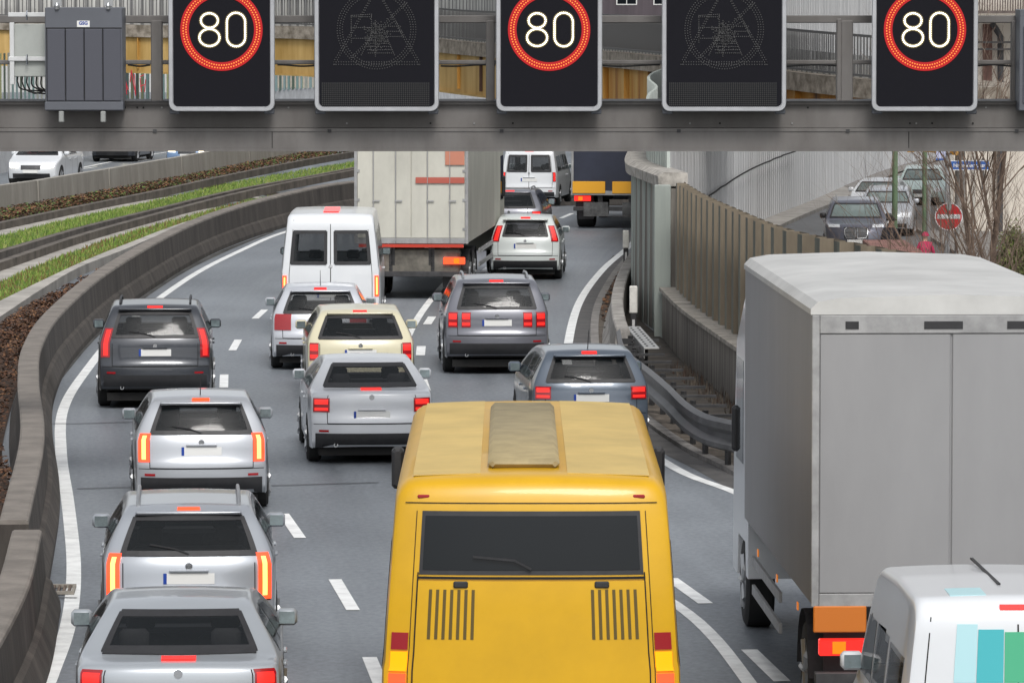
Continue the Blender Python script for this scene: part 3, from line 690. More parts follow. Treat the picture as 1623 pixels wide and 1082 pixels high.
def disc(mb, x, z, r, y, n=8):
    mb.add([(x + r * math.cos(6.2832 * k / n), y, z + r * math.sin(6.2832 * k / n)) for k in range(n)] + [(x, y - .004, z)], [(k, (k + 1) % n, n) for k in range(n)])
def display(cx, wpx, label, lit, group, name='speed_display'):
    wd_ = wpx / gs; zb = gz(176); ht = 2.35; zc = zb + ht / 2
    r = thing(name, label, 'display sign', (gx(cx), GZ - .32, zc), 0, group)
    P0 = rrect(wd_, ht, .11); P1 = rrect(wd_ - .13, ht - .13, .06); n_ = len(P0)
    mb = MB(); rows = [[(x, .0, z) for x, z in P0], [(x, -.035, z) for x, z in rrect(wd_ - .02, ht - .02, .1)], [(x, -.035, z) for x, z in rrect(wd_ - .11, ht - .11, .07)], [(x, -.012, z) for x, z in P1]]
    mb.grid(rows, True).build('frame', FRM, r, smooth=25)
    MB().add([(x, -.0125, z) for x, z in P1], [tuple(range(n_))]).build('face', FACE, r)
    MB().box(-wd_ / 2 + .02, wd_ / 2 - .02, .0, .30, -ht / 2 + .015, ht / 2 - .015, .02).build('housing', HOUS, r)
    for sx in (-1, 1): MB().box(sx * (wd_ / 2 - .08) - .07, sx * (wd_ / 2 - .08) + .07, -.02 + .03, .1, -ht / 2 - .035, -ht / 2 + .03, .01).build('corner_clip', HOUS, r)
    z0 = gz(47) - zc; y = -.02
    pp = lambda px: px / gs
    if lit:
        mb = MB(); N = 72; rows = [[(rad * math.cos(6.2832 * k / N), y, z0 + rad * math.sin(6.2832 * k / N)) for k in range(N)] for rad in (pp(51.5), pp(65))]
        mb.grid(rows, True).build('ring_glow', LR, r)  # emissive band standing in for the red glow around the ring LEDs
        mb = MB()
        for rad, n2, ph in ((pp(56), 88, 0), (pp(60.5), 88, .5)):
            for k in range(n2): a = 6.2832 * (k + ph) / n2; disc(mb, rad * math.cos(a), z0 + rad * math.sin(a), .0092, y - .003)
        mb.build('ring_leds', LRD, r, fix=False)
        def chain(pts, closed=True):
            P = resample([Vector((px, 0, pz)) for px, pz in pts + ([pts[0]] if closed else [])], pp(2.9)); return [(p.x, p.z) for p in P]
        dg = []
        u = pp(1)
        c8 = -19 * u
        dg += chain([(c8 + 13.5 * u * math.cos(a), z0 + 14.2 * u + 11.5 * u * math.sin(a)) for a in [6.2832 * k / 30 - 1.5 for k in range(30)]])
        dg += chain([(c8 + 16 * u * math.cos(a), z0 - 12.5 * u + 13.5 * u * math.sin(a)) for a in [6.2832 * k / 30 - 1.5 for k in range(30)]])
        c0 = 23 * u; st = []
        for k in range(13): a = math.pi * k / 12; st.append((c0 + 14.5 * u * math.cos(a), z0 + 12 * u + 14.5 * u * math.sin(a)))
        for k in range(13): a = math.pi + math.pi * k / 12; st.append((c0 + 14.5 * u * math.cos(a), z0 - 12 * u + 14.5 * u * math.sin(a)))
        dg += chain(st)
        for lo, hi in ((-9, 0), (0, 9)):
            mb = MB(); m2 = MB()
            for x, z in dg:
                if lo <= x < hi: disc(mb, x, z, .012, y - .002); disc(m2, x, z, .027, y + .002, 10)
            mb.build('digit', LW, r, fix=False); m2.build('digit_glow', LG, r, fix=False)
    else:
        mb = MB(); q = []
        def seg(x0, z0_, x1, z1_, d=2.9):
            n2 = max(1, int(math.hypot(x1 - x0, z1_ - z0_) / d))
            for k in range(n2 + 1): q.append((x0 + (x1 - x0) * k / n2, z0_ + (z1_ - z0_) * k / n2))
        for rad in (62, 58, 54): 
            n2 = int(6.28 * rad / 4)
            for k in range(n2): q.append((rad * math.cos(6.2832 * k / n2), rad * math.sin(6.2832 * k / n2)))
        for o_ in (0, 4):
            seg(-68, -51 - o_, 68, -51 - o_, 4); seg(-68 + o_ * .5, -51 - o_, -8, 52 - o_, 4); seg(68 - o_ * .5, -51 - o_, 8, 52 - o_, 4); seg(-40 + o_, -44, 44 + o_, 42, 4)
        for k in range(3): seg(-40, 20 - 17 * k, -8, 20 - 17 * k); seg(16, 5 - 8 * k, 38 + 2 * k, 5 - 8 * k)
        seg(-40, 22, -40, -20); seg(-38, 22, -8, 24); seg(-8, 22, -8, -6); seg(16, 5, 30, 14); seg(30, 14, 42, -12); seg(-24, -40, -6, -4); seg(28, -40, 12, -2); seg(-2, -42, -2, 14)
        rr = random.Random(3)
        for k in range(240): a = rr.gauss(0, 9); c = rr.gauss(-9, 11); q.append((round(a / 2.4) * 2.4, round(c / 2.4) * 2.4))
        for k in range(6): seg(-18 + k, -12 - 5 * k, 14 + 2.5 * k, -12 - 5 * k)
        for x, z in q: disc(mb, x / gs, z0 + z / gs, .0085, y, 5)
        mb.build('symbol_leds', LOFF, r, fix=False)
        mb = MB(); zt, zl = gz(129) - zc, gz(169) - zc; wx = wd_ / 2 - .1; st = 3.05 / gs
        nz_ = int((zt - zl) / st); nx = int(2 * wx / st)
        for j in range(nz_):
            for i in range(nx): mb.box(-wx + i * st, -wx + i * st + st * .62, y, y + .002, zl + j * st, zl + j * st + st * .62)
        mb.v = mb.v; mb.build('text_matrix', mat('matrix_dot', (.030, .031, .031), rough=.5), r, fix=False)
    return r
display(353.5, 168, 'lit 80 speed limit display above the left lane, next to the slate cabinet', True, 'lit speed limit displays')
display(870, 168, 'lit 80 speed limit display in the middle of the gantry', True, 'lit speed limit displays')
display(1462.5, 168, 'lit 80 speed limit display nearest the cream house', True, 'lit speed limit displays')
display(598, 197, 'dark unlit symbol display left of the middle 80 display', False, 'unlit symbol displays', 'message_display')
display(1146, 197, 'dark unlit symbol display right of the middle 80 display', False, 'unlit symbol displays', 'message_display')
# slate cabinet
SL = mat('slate_cabinet', (.098, .105, .122), rough=.5, var=.08, vscale=1); SLD = mat('slate_panel', (.068, .071, .088), rough=.5)
cb = thing('control_cabinet', 'slate grey control cabinet with four vertical doors on the gantry', 'cabinet', (gx(136), GZ - .3, gz(175)))
k = lambda x: gx(x) - gx(136); kz = lambda y: gz(y) - gz(175)
MB().box(k(75), k(197), .0, .6, kz(175), kz(12), .01).build('case', SL, cb)
for i in range(4):
    x0 = 77.5 + i * 29.5; MB().box(k(x0 + .8), k(x0 + 28.6), -.02, .0, kz(159), kz(46), .006).build('door', SLD, cb)
    MB().box(k(x0 - .6), k(x0 + .6), -.003, .001, kz(160), kz(45)).build('door_gap', GAP, cb)
MB().box(k(76), k(196), -.003, .001, kz(45.5), kz(43.8)).build('gap', GAP, cb)
MB().box(k(74), k(198), -.03, .0, kz(174), kz(161), .008).build('base_lip', SL, cb)
MB().box(k(125.5), k(145.5), -.006, 0, kz(43), kz(33)).build('name_plate', PLATE, cb)
fc = bpy.data.curves.new('t', 'FONT'); fc.body = 'GSG'; fc.size = .07; fc.align_x = 'CENTER'; fc.extrude = .001
def text_part(body, size, loc, m, parent, name='lettering', bold=0.0, rx=math.pi / 2, rz=0, sx=1.0):
    fc = bpy.data.curves.new('lettering', 'FONT'); fc.body = body; fc.size = size; fc.align_x = 'CENTER'; fc.align_y = 'CENTER'; fc.extrude = .001; fc.offset = bold
    t = bpy.data.objects.new('tmp', fc); C.objects.link(t); dg = bpy.context.evaluated_depsgraph_get(); me = bpy.data.meshes.new_from_object(t.evaluated_get(dg)); bpy.data.objects.remove(t)
    me.materials.clear(); me.materials.append(m); me.name = name
    o = bpy.data.objects.new(name, me); C.objects.link(o); o.location = loc; o.rotation_euler = (rx, 0, rz); o.scale = (sx, 1, 1); o.parent = parent; return o
text_part('GSG', .062, (k(135.5), -.0085, kz(37)), PBLUE, cb, bold=.002)
for x in (100, 166): MB().box(k(x - 4), k(x + 4), -.04, .1, kz(193), kz(175.5), .01).build('foot', mat('galv_foot', (.3, .31, .3), rough=.5, metal=.3), cb)
for x in (94, 175): MB().lathe([(0, .0), (0, .03), (.05, .035), (.09, .012), (.09, 0)], (k(x), -.005, kz(15)), 'z', 10).box(k(x) - .06, k(x) + .06, .03, .1, kz(10), kz(-8)).build('lifting_eye', ALU, cb)
cb2 = thing('control_cabinet', 'slate cabinet edge cut off at the right picture edge', 'cabinet', (gx(1640), GZ - .3, gz(175)))
MB().box(gx(1612) - gx(1640), .6, 0, .6, 0, kz(15), .01).build('case', SL, cb2); MB().box(gx(1618) - gx(1640), .55, -.02, 0, .1, kz(42), .006).build('door', SLD, cb2)
jb = thing('junction_box', 'pale grey junction box with black cables left of the slate cabinet', 'junction box', (gx(46), GZ + .0, gz(125)))
k2_ = lambda x: gx(x) - gx(46); z2 = lambda y: gz(y) - gz(125)
WHT = mat('white_bracket', (.55, .56, .56), rough=.4, var=.06); BOXM = mat('box_grey', (.36, .38, .36), rough=.5, var=.06)
MB().box(k2_(22), k2_(73), .0, .25, z2(122), z2(38), .01).build('box', BOXM, jb)
MB().box(k2_(16), k2_(23), -.05, .05, z2(134), z2(36), .005).build('bracket', WHT, jb)
for yy in (22, 92): MB().box(k2_(14), k2_(74), -.06, -.02, z2(yy + 5), z2(yy - 2), .006).build('cross_bar', WHT, jb)
for yy in (24, 94): MB().tube([(k2_(44), -.08, z2(yy + 8)), (k2_(44), -.1, z2(yy)), (k2_(44), -.08, z2(yy - 7))], .012, 6).build('clamp', CHROME, jb)
for i in range(6):
    x = 27 + i * 7.5; P = [Vector((k2_(x), .08, z2(122))), Vector((k2_(x + 1), .0, z2(132 + i))), Vector((k2_(x + 10 + i), -.02, z2(142 + 3 * (i % 3)))), Vector((k2_(78), .0, z2(145 + 5 * math.sin(i * 2))))]
    MB().tube(cat(P, 5), .011, 5).build('cable', GAP, jb)
# ------------------------------------------------------------------ vehicles
def round_prof(P, r=.12):
    out = [P[0]]
    for a, b, c in zip(P, P[1:], P[2:]):
        A, B, Cc = Vector(a), Vector(b), Vector(c); l1 = min(r, (A - B).length * .45); l2 = min(r, (Cc - B).length * .45)
        s_ = B + (A - B).normalized() * l1; e = B + (Cc - B).normalized() * l2
        for k in range(5): t = k / 4; out.append(tuple(s_ * (1 - t) ** 2 + B * 2 * t * (1 - t) + e * t * t))
    out.append(P[-1]); fin = [out[0]]
    for a, b in zip(out, out[1:]):
        n_ = max(1, int(math.hypot(b[0] - a[0], b[1] - a[1]) / .05))
        for k in range(1, n_ + 1): fin.append((a[0] + (b[0] - a[0]) * k / n_, a[1] + (b[1] - a[1]) * k / n_))
    return fin
class Shell:
    def __init__(s, prof, W, zbelt, Wroof, bow=.16, bowf=.28, zs=.24, r=.07, rr=.12, crown=.02, ptr=.05, ptf=.10, pl=.8):
        s.P = round_prof(prof, rr); s.W0 = W / 2; s.zb = zbelt; s.Wr = Wroof / 2; s.bow = bow; s.bowf = bowf; s.zs = zs; s.r = r; s.cr = crown
        s.L = max(p[0] for p in s.P); s.H = max(p[1] for p in s.P); s.ptr = ptr; s.ptf = ptf; s.pl = pl
        im = max(range(len(s.P)), key=lambda i: s.P[i][1]); s.rear = s.P[:im + 1]; s.front = s.P[im:]
    def W(s, y, z):
        w_ = s.W0
        if z < s.zb:
            t = (s.zb * .62 - z) / s.zb; w_ *= 1 - .10 * t * t if t > 0 else 1 - .05 * t * t
        else:
            t = min(1, (z - s.zb) / max(.01, s.H - s.zb)); w1 = s.W0 * .985; w_ = w1 + (s.Wr - w1) * t ** 1.15
        d = max(0, s.pl - y) / s.pl; w_ *= 1 - s.ptr * d * d
        d = max(0, y - (s.L - s.pl)) / s.pl; w_ *= 1 - s.ptf * d * d
        return w_
    def sh(s, x, y, z):
        u = min(1, abs(x) / max(.01, s.W(y, z))) ** 3
        return s.bow * u * math.exp(-max(0, y) / .35) - s.bowf * u * math.exp(-max(0, s.L - y) / .45)
    def yr(s, z):
        for a, b in zip(s.rear, s.rear[1:]):
            if a[1] <= z <= b[1] and b[1] > a[1]: return a[0] + (b[0] - a[0]) * (z - a[1]) / (b[1] - a[1])
        return s.rear[-1][0]
    def yf(s, z):
        R = s.front[::-1]
        for a, b in zip(R, R[1:]):
            if a[1] <= z <= b[1] and b[1] > a[1]: return a[0] + (b[0] - a[0]) * (z - a[1]) / (b[1] - a[1])
        return R[-1][0]
    def zt(s, y):
        best = 0
        for a, b in zip(s.P, s.P[1:]):
            lo, hi = sorted((a[0], b[0]))
            if lo <= y <= hi and hi > lo: best = max(best, a[1] + (b[1] - a[1]) * (y - a[0]) / (b[0] - a[0]))
        return best
    def Rear(s, fx, z): y = s.yr(z - s.cr * max(0, 1 - fx * fx)); x = fx * s.W(y, z); return Vector((x, y + s.sh(x, y, z), z))
    def Front(s, fx, z): y = s.yf(z - s.cr * max(0, 1 - fx * fx)); x = fx * s.W(y, z); return Vector((x, y + s.sh(x, y, z), z))
    def Top(s, x, y): z = s.zt(y); w_ = s.W(y, z); return Vector((x, y + s.sh(x, y, z), z + s.cr * (1 - (x / w_) ** 2)))
    def Side(s, y, z, sg): x = s.W(y, z); return Vector((sg * x, y + s.sh(x, y, z), z))
    def body(s, m, parent, name='body', cut=None):
        rows = []; ns = 20
        for y, zt in s.P:
            zt = max(zt, s.zs + .002); r = min(s.r, (zt - s.zs) * .5); half = []
            for i in range(ns): z = s.zs + (zt - r - s.zs) * i / (ns - 1); half.append((s.W(y, z), z))
            wk = s.W(y, zt - r)
            for k in range(1, 5): a = math.pi / 2 * k / 4; half.append((wk - r * (1 - math.cos(a)), zt - r + r * math.sin(a)))
            xe = wk - r
            for k in range(1, 15): x = xe * (1 - k / 14); half.append((x, zt + s.cr * (1 - (x / xe) ** 2)))
            ring = [(x, z) for x, z in half] + [(-x, z) for x, z in half[-2::-1]]
            rows.append([Vector((x, y + s.sh(x, y, z), z)) for x, z in ring])
        mb = MB(); mb.grid(rows)
        if cut:
            keep = []
            for f in mb.f:
                c = (Vector(mb.v[f[0]]) + Vector(mb.v[f[1]]) + Vector(mb.v[f[2]]) + Vector(mb.v[f[3]])) / 4
                if not cut(c): keep.append(f)
            mb.f = keep; mb.m = [0] * len(keep)
        return mb.build(name, m, parent, smooth=32)
    def frame(s, fn, a, b, off, wi, name, m, parent):
        bl = b[0] if callable(b[0]) else (lambda u, q=b[0]: q); bh = b[1] if callable(b[1]) else (lambda u, q=b[1]: q)
        wa, wb = wi; mb = MB()
        s.patch(fn, (a[0] - wa * .4, a[0] + wa), b, off, 1, 8, mb); s.patch(fn, (a[1] - wa, a[1] + wa * .4), b, off, 1, 8, mb)
        s.patch(fn, a, (lambda u: bl(u) - wb * .4, lambda u: bl(u) + wb), off, 10, 1, mb); s.patch(fn, a, (lambda u: bh(u) - wb, lambda u: bh(u) + wb * .4), off, 10, 1, mb)
        return mb.build(name, m, parent)
    def patch(s, fn, a, b, off, na=8, nb=8, mb=None, skirt=True):
        ctr = Vector((0, s.L / 2, s.H * .45)); mb = mb or MB()
        bl = (lambda u: b[0]) if not callable(b[0]) else b[0]; bh = (lambda u: b[1]) if not callable(b[1]) else b[1]
        g = [[fn(a[0] + (a[1] - a[0]) * i / na, bl(a[0] + (a[1] - a[0]) * i / na) + (bh(a[0] + (a[1] - a[0]) * i / na) - bl(a[0] + (a[1] - a[0]) * i / na)) * j / nb) for j in range(nb + 1)] for i in range(na + 1)]
        out = []
        for i in range(na + 1):
            r = []
            for j in range(nb + 1):
                du = g[min(i + 1, na)][j] - g[max(i - 1, 0)][j]; dv = g[i][min(j + 1, nb)] - g[i][max(j - 1, 0)]
                n_ = du.cross(dv)
                if n_.length < 1e-9: n_ = g[i][j] - ctr
                n_.normalize()
                if n_.dot(g[i][j] - ctr) < 0: n_ = -n_
                r.append(g[i][j] + n_ * off)
            out.append(r)
        if skirt:
            for i in range(na + 1):
                p0, p1 = g[i][0] - (out[i][0] - g[i][0]) * .5, g[i][-1] - (out[i][-1] - g[i][-1]) * .5
                out[i] = [p0] + out[i] + [p1]
            out = [[p.copy() - (q - p.copy()) * 0 for p, q in zip(out[0], out[0])]] + out + [out[-1]]
            for e, src in ((0, 1), (-1, -2)):
                k = 0 if e == 0 else na
                out[e] = [out[src][0]] + [g[k][j] * 1.5 - out[src][j + 1] * .5 for j in range(nb + 1)] + [out[src][-1]]
        mb.grid(out); return mb
def wheel(parent, x, y, r, wd_, rimm=None):
    sg = 1 if x > 0 else -1
    t = MB().lathe([(-wd_ / 2, r * .62), (-wd_ / 2, r * .9), (-wd_ / 2 + .03, r), (wd_ / 2 - .03, r), (wd_ / 2, r * .9), (wd_ / 2, r * .62), (0, r * .55)], (x, y, r), 'x', 28).build('wheel', RUBBER, parent, smooth=35)
    xo = x + sg * (wd_ / 2 - .015); mb = MB().lathe([(0, .0), (sg * .01, r * .12), (0, r * .2), (-sg * .05, r * .5), (sg * .012, r * .6), (sg * .012, r * .66), (-sg * .02, r * .66)], (xo, y, r), 'x', 28)
    for k in range(5):
        a = 6.2832 * k / 5; d = Vector((0, math.cos(a), math.sin(a))); p = Vector((x + sg * (wd_ / 2 - .005), y, r)); mb.tube([p + d * r * .1, p + d * r * .6], [.03, .04], 6)
    mb.build('rim', rimm or ALU, t, smooth=35); return t
def arch(sh, y, r, parent):
    for sg in (-1, 1):
        P = []; mb = MB()
        for k in range(17):
            a = math.pi * k / 16; yy, zz = y + (r + .06) * math.cos(a), r + (r + .06) * math.sin(a); P.append(sh.Side(yy, max(zz, .2), sg) + Vector((sg * .004, 0, 0)))
        c = sh.Side(y, r, sg) + Vector((sg * .004, 0, 0)); mb.add(P + [c], [(k, k + 1, 17) for k in range(16)]).build('wheel_arch', GAP, parent, fix=False)
def vehicle(kind, name, label, category, loc, rz, sh, m, o):
    """o: options dict"""
    r = thing(name, label, category, loc, rz, o.get('group'))
    H = sh.H; W = sh.W0 * 2; L = sh.L; zb = sh.zb
    g = CGLASS
    z0, z1, fw_ = o['rw']; z0w, z1w = o['ws']
    def cut(c):
        ax = abs(c.x); W_ = sh.W(c.y, c.z)
        if z0 + .02 < c.z - sh.cr * .6 < z1 - .015 and c.y < sh.yr(z1) + .12 and ax < (fw_ - .03) * W_ and ax < W_ - .05:
            return not (o.get('split') and ax < .13 * W_)
        if z0w + .02 < c.z < z1w - .01 and c.y > sh.yf(z1w) - .12 and ax < .83 * W_ and ax < W_ - .05: return True
        for (ya, yb, zl, zm) in o['sw']:
            if ya + .04 < c.y < yb - .04 and ax > W_ - .03 and zl + .03 < c.z < min(zm, sh.zt(c.y) - o.get('roofgap', .10)) - .02: return True
        return False
    sh.body(m, r, cut=cut)
    if not o.get('split'): sh.frame(lambda z, f: sh.Rear(f, z), (z0, z1), (-fw_, fw_), .012, (.035, .05), 'window_seal', BLACK, r)
    else:
        for a, b in ((-fw_, -.09), (.09, fw_)): sh.frame(lambda z, f: sh.Rear(f, z), (z0, z1), (a, b), .012, (.05, .05), 'window_seal', BLACK, r)
    # cabin: seats with headrests
    cab = [(.98, -.42, .42)] if kind != 'van' else []
    yfs = L - 2.55 if kind in ('van',) else L * .50
    for (yy, xa, xb) in cab + [(yfs, -.62, -.14), (yfs, .14, .62)]:
        if yy < 1.2: xa, xb = -.6, .6
        st_ = MB().box(xa, xb, yy, yy + .16, .5, zb + .06, .05).build('seat', SEAT, r, smooth=50)
        for hx_ in ([-.4, .4] if yy < 1.2 else [(xa + xb) / 2]): MB().box(hx_ - .13, hx_ + .13, yy + .02, yy + .11, zb + .09, min(zb + .27, H - .14), .035).build('headrest', SEAT, st_, smooth=50)
    MB().box(-W * .42, W * .42, L * .50 + .75, L * .50 + 1.1, .6, zb + .02, .05).build('dashboard', BLACK, r)
    MB().box(-W * .43, W * .43, .3, L * .5 + 1, .3, .5).build('cabin_floor', BLACK, r)
    if o.get('split'):
        for a, b in ((-fw_, -.09), (.09, fw_)): sh.patch(lambda z, f: sh.Rear(f, z), (z0, z1), (a, b), .010, 6, 6).build('rear_window', g, r, smooth=True)
    else: sh.patch(lambda z, f: sh.Rear(f, z), (z0, z1), (-fw_, fw_), .010, 6, 10).build('rear_window', g, r, smooth=True)
    # windscreen
    gf = o.get('fglass', g)
    sh.frame(lambda z, f: sh.Front(f, z), (z0w, z1w), (-.86, .86), .010, (.03, .04), 'windscreen_seal', BLACK, r)
    sh.patch(lambda z, f: sh.Front(f, z), (z0w, z1w), (-.86, .86), .008, 8, 12).build('windscreen', gf, r, smooth=True)
    # side windows
    for (ya, yb, zl, zm) in o['sw']:
        for sg in (-1, 1):
            top = lambda y: max(zl + .02, min(zm, sh.zt(y) - o.get('roofgap', .10)))
            sh.patch(lambda y, z: sh.Side(y, z, sg), (ya, yb), (zl, top), .006, 10, 5).build('side_window', g, r, smooth=True)
    # tailgate shut lines, bumper, plate
    tg = o['tg']  # fx, z0, z1
    for f in (-tg[0], tg[0]): sh.patch(lambda z, q: sh.Rear(q, z), (tg[1], tg[2]), (f - .006, f + .006), .003, 8, 1, None, False).build('shut_line', GAP, r)
    sh.patch(lambda q, zz: sh.Rear(q, zz), (-tg[0], tg[0]), (tg[1] - .005, tg[1] + .006), .003, 12, 1, None, False).build('shut_line', GAP, r)
    if o.get('mid'): sh.patch(lambda z, q: sh.Rear(q, z), (tg[1], H - .2), (-.008, .008), .005, 8, 1, None, False).build('shut_line', GAP, r)
    for yl in o.get('doors', []):
        for sg in (-1, 1): sh.patch(lambda z, y: sh.Side(y, z, sg), (.34, zb + .01), (yl - .006, yl + .006), .003, 6, 1, None, False).build('door_gap', GAP, r)
    bz = o.get('bump', .46)
    sh.patch(lambda z, f: sh.Rear(f, z), (sh.zs + .01, bz), (-.94, .94), .012, 4, 14).build('bumper_skirt', BLACK, r, smooth=True)
    pz = o['plate']; y = sh.yr(pz) - .012
    pl = MB().box(-.26, .26, y - .004, y, pz - .055, pz + .055, 0).build('number_plate', PLATE, r); MB().box(-.26, -.225, y - .006, y - .0045, pz - .055, pz + .055).build('country_band', PBLUE, pl)
    MB().box(-.2, .2, y - .03, y + .02, pz + .065, pz + .09, .008).build('plate_trim', o.get('trim', m), r)
    # lights
    for spec in o['lights']:
        f0, f1, za, zc, lm = spec[:5]
        for sg in (-1, 1):
            a, b = sorted((sg * f0, sg * f1))
            q = sh.patch(lambda z, f: sh.Rear(f, z), (za, zc), (a, b), spec[5] if len(spec) > 5 else .014, 8, 6).build('tail_light', lm if len(spec) > 6 else REDD, r, smooth=True)
            if len(spec) <= 6 and lm is not REDD:
                hz_ = zc - za
                if hz_ > .3 or (b - a) < .16: segs = [(a + (b - a) * .28, b - (b - a) * .22, za + hz_ * .06, zc - hz_ * .06)]
                else: segs = [(a + (b - a) * .1, b - (b - a) * .1, za + hz_ * .55, za + hz_ * .90), (a + (b - a) * .1, b - (b - a) * .1, za + hz_ * .12, za + hz_ * .32)]
                for (aa, bb, zz0, zz1) in segs: sh.patch(lambda z, f: sh.Rear(f, z), (zz0, zz1), (aa, bb), .018, 5, 4).build('light_bar', lm, q, smooth=True)
            if len(spec) > 6:
                aa, bb = a + (b - a) * .32, b - (b - a) * .32
                sh.patch(lambda z, f: sh.Rear(f, z), (za + (zc - za) * .08, zc - (zc - za) * .08), (aa, bb), .018, 6, 2).build('light_core', REDC, q, smooth=True)
    if o.get('chmsl'):
        z = o['chmsl']; sh.patch(lambda f, zz: sh.Rear(f, zz), (-.18, .18), (z - o.get('ch', .016), z + o.get('ch', .016)), .02, 4, 1).build('third_brake_light', o.get('chm', RED), r)
    # rear trim: bumper seam, reflectors, badge, exhaust
    mb = MB(); sh.patch(lambda q, z: sh.Rear(q, z), (-.97, .97), (tg[1] - .012, tg[1] - .004), .004, 14, 1, mb, False); mb.build('bumper_seam', GAP, r)
    for sg in (-1, 1):
        a, b = sorted((sg * .72, sg * .88)); sh.patch(lambda z, f: sh.Rear(f, z), (bz + .02, bz + .05), (a, b), .008, 2, 3).build('reflector', REDD, r)
    if not o.get('flip'):
        p = sh.Rear(0, min(o['rw'][0] - .05, tg[2] - .03)); MB().lathe([(-.012, 0), (-.012, .035), (.004, .04)], p, 'y', 14).build('badge', CHROME, r, smooth=True)
        p = sh.Rear(-.6, sh.zs + .05); MB().lathe([(-.03, .02), (-.03, .032), (.06, .032)], p, 'y', 10).build('exhaust', CHROME, r, smooth=True)
    # wheels
    wr = o.get('wr', .33); yw = o.get('yw', (.85, L - .85))
    for y in yw:
        arch(sh, y, wr, r)
        for sg in (-1, 1): wheel(r, sg * (sh.W(y, wr) - .09), y, wr, o.get('ww', .21))
    MB().box(-W / 2 + .15, W / 2 - .15, .25, L - .3, .13, .26).build('underbody', GAP, r)  # near-black underbody set low to deepen the shadow under the car
    # mirrors
    ym = o.get('ym', L * .66); zm = o.get('zm', zb + .06)
    for sg in (-1, 1):
        p = sh.Side(ym, zm, sg); a, b = sorted((p.x - sg * .02, p.x + sg * .17)); mm = MB().box(a, b, ym - .05, ym + .09, zm - .02, zm + .13, .03).build('mirror', o.get('mirm', m), r, smooth=50)
        MB().box(a + .025, b - .025, ym - .055, ym - .048, zm, zm + .11).build('mirror_glass', LGLASS, mm)
    # handles
    for y in o.get('handles', []):
        for sg in (-1, 1): p = sh.Side(y, zb - .1, sg); a, b = sorted((p.x, p.x + sg * .035)); MB().box(a, b, y - .1, y + .1, zb - .115, zb - .085, .008).build('door_handle', o.get('trim', m), r)
    if o.get('rails'):
        for sg in (-1, 1):
            x = sg * (sh.Wr - .1); P = [Vector((x, y, sh.zt(y) + (.015 if k in (0, 6) else .055))) for k, y in enumerate([.75 + (L * .62 - .75) * q / 6 for q in range(7)])]
            MB().tube(cat(P, 3), .018, 8).build('roof_rail', ALU if o['rails'] == 1 else BLACK, r, smooth=True)
    if o.get('wiper'):
        z = o['wiper']; P = [sh.Rear(.0, z) + Vector((0, -.02, 0)), sh.Rear(-.18, z + .05) + Vector((0, -.025, 0)), sh.Rear(-.5, z + .09) + Vector((0, -.025, 0))]
        MB().tube(P, .010, 5).build('wiper', BLACK, r)
    if o.get('antenna'):
        y = o['antenna']; z = sh.zt(y); MB().tube([(0, y, z), (0, y - .18, z + .3)], [.008, .004], 5).build('antenna', BLACK, r)
    if o.get('spoiler'):
        z = sh.rear[-1][1]; y = o['spoiler']; zz = sh.zt(y); w_ = sh.W(y, zz) - .1
        MB().box(-w_, w_, y - .16, y + .05, zz - .035, zz + .005, .015).build('roof_spoiler', m, r, smooth=50)
    # front: grille, headlights, bumper intake, plate
    fz = o.get('fl', (.62, .76)); fm = o.get('hl', WLENS)
    for sg in (-1, 1):
        a, b = sorted((sg * .55, sg * .93)); sh.patch(lambda z, f: sh.Front(f, z), fz, (a, b), .012, 4, 6).build('headlight', fm, r, smooth=True)
    gr_ = sh.patch(lambda z, f: sh.Front(f, z), o.get('grille', (.55, .70)), (-.42, .42), .008, 4, 8).build('grille', BLACK, r, smooth=True)
    if o.get('slats'):
        for sg in (-1, 1):
            mb = MB()
            for k in range(9):
                f = sg * (.06 + .038 * k); mb.tube([sh.Front(f, .62) + Vector((0, .03, 0)), sh.Front(f, .88) + Vector((0, .03, 0))], .0045, 5)
            P = [sh.Front(sg * f, z) + Vector((0, .03, 0)) for f, z in [(.04, .62), (.03, .80), (.05, .89), (.30, .90), (.39, .86), (.40, .70), (.34, .60), (.06, .59), (.04, .62)]]; mb.tube(P, .010, 6)
            mb.build('grille_frame', ALU, gr_, smooth=True)
    else:
        mb = MB(); g0, g1 = o.get('grille', (.55, .70))
        for k in range(3): z = g0 + (g1 - g0) * (k + .5) / 3; mb.tube([sh.Front(f, z) + Vector((0, .014, 0)) for f in (-.4, -.2, 0, .2, .4)], .008, 5)
        mb.build('grille_bars', o.get('gbar', CHROME), gr_)
    sh.patch(lambda z, f: sh.Front(f, z), (sh.zs + .02, o.get('fb', .42)), (-.8, .8), .01, 4, 12).build('bumper_intake', BLACK, r, smooth=True)
    MB().box(-.26, .26, L + .0, L + .02, .44, .55).build('number_plate', PLATE, r)
    if 'extra' in o: o['extra'](r, sh)
    return r
def P_hatch(L=4.25, H=1.48, zb=.95):
    return [(.14, .24), (.0, .36), (.0, .62), (.05, .70), (.09, zb - .02), (.36, H - .12), (.52, H - .02), (1.4, H), (2.2, H - .04), (2.55, H - .10), (3.28, zb + .05), (3.42, zb), (L - .2, .78), (L - .03, .62), (L, .45), (L - .12, .24)]
def P_wagon(L=4.7, H=1.5, zb=.98):
    return [(.14, .26), (.0, .38), (.0, .62), (.04, .72), (.08, zb), (.50, H - .08), (.72, H - .01), (1.8, H), (2.7, H - .04), (3.0, H - .10), (3.65, zb + .04), (3.8, zb - .01), (L - .2, .82), (L - .03, .66), (L, .45), (L - .12, .25)]
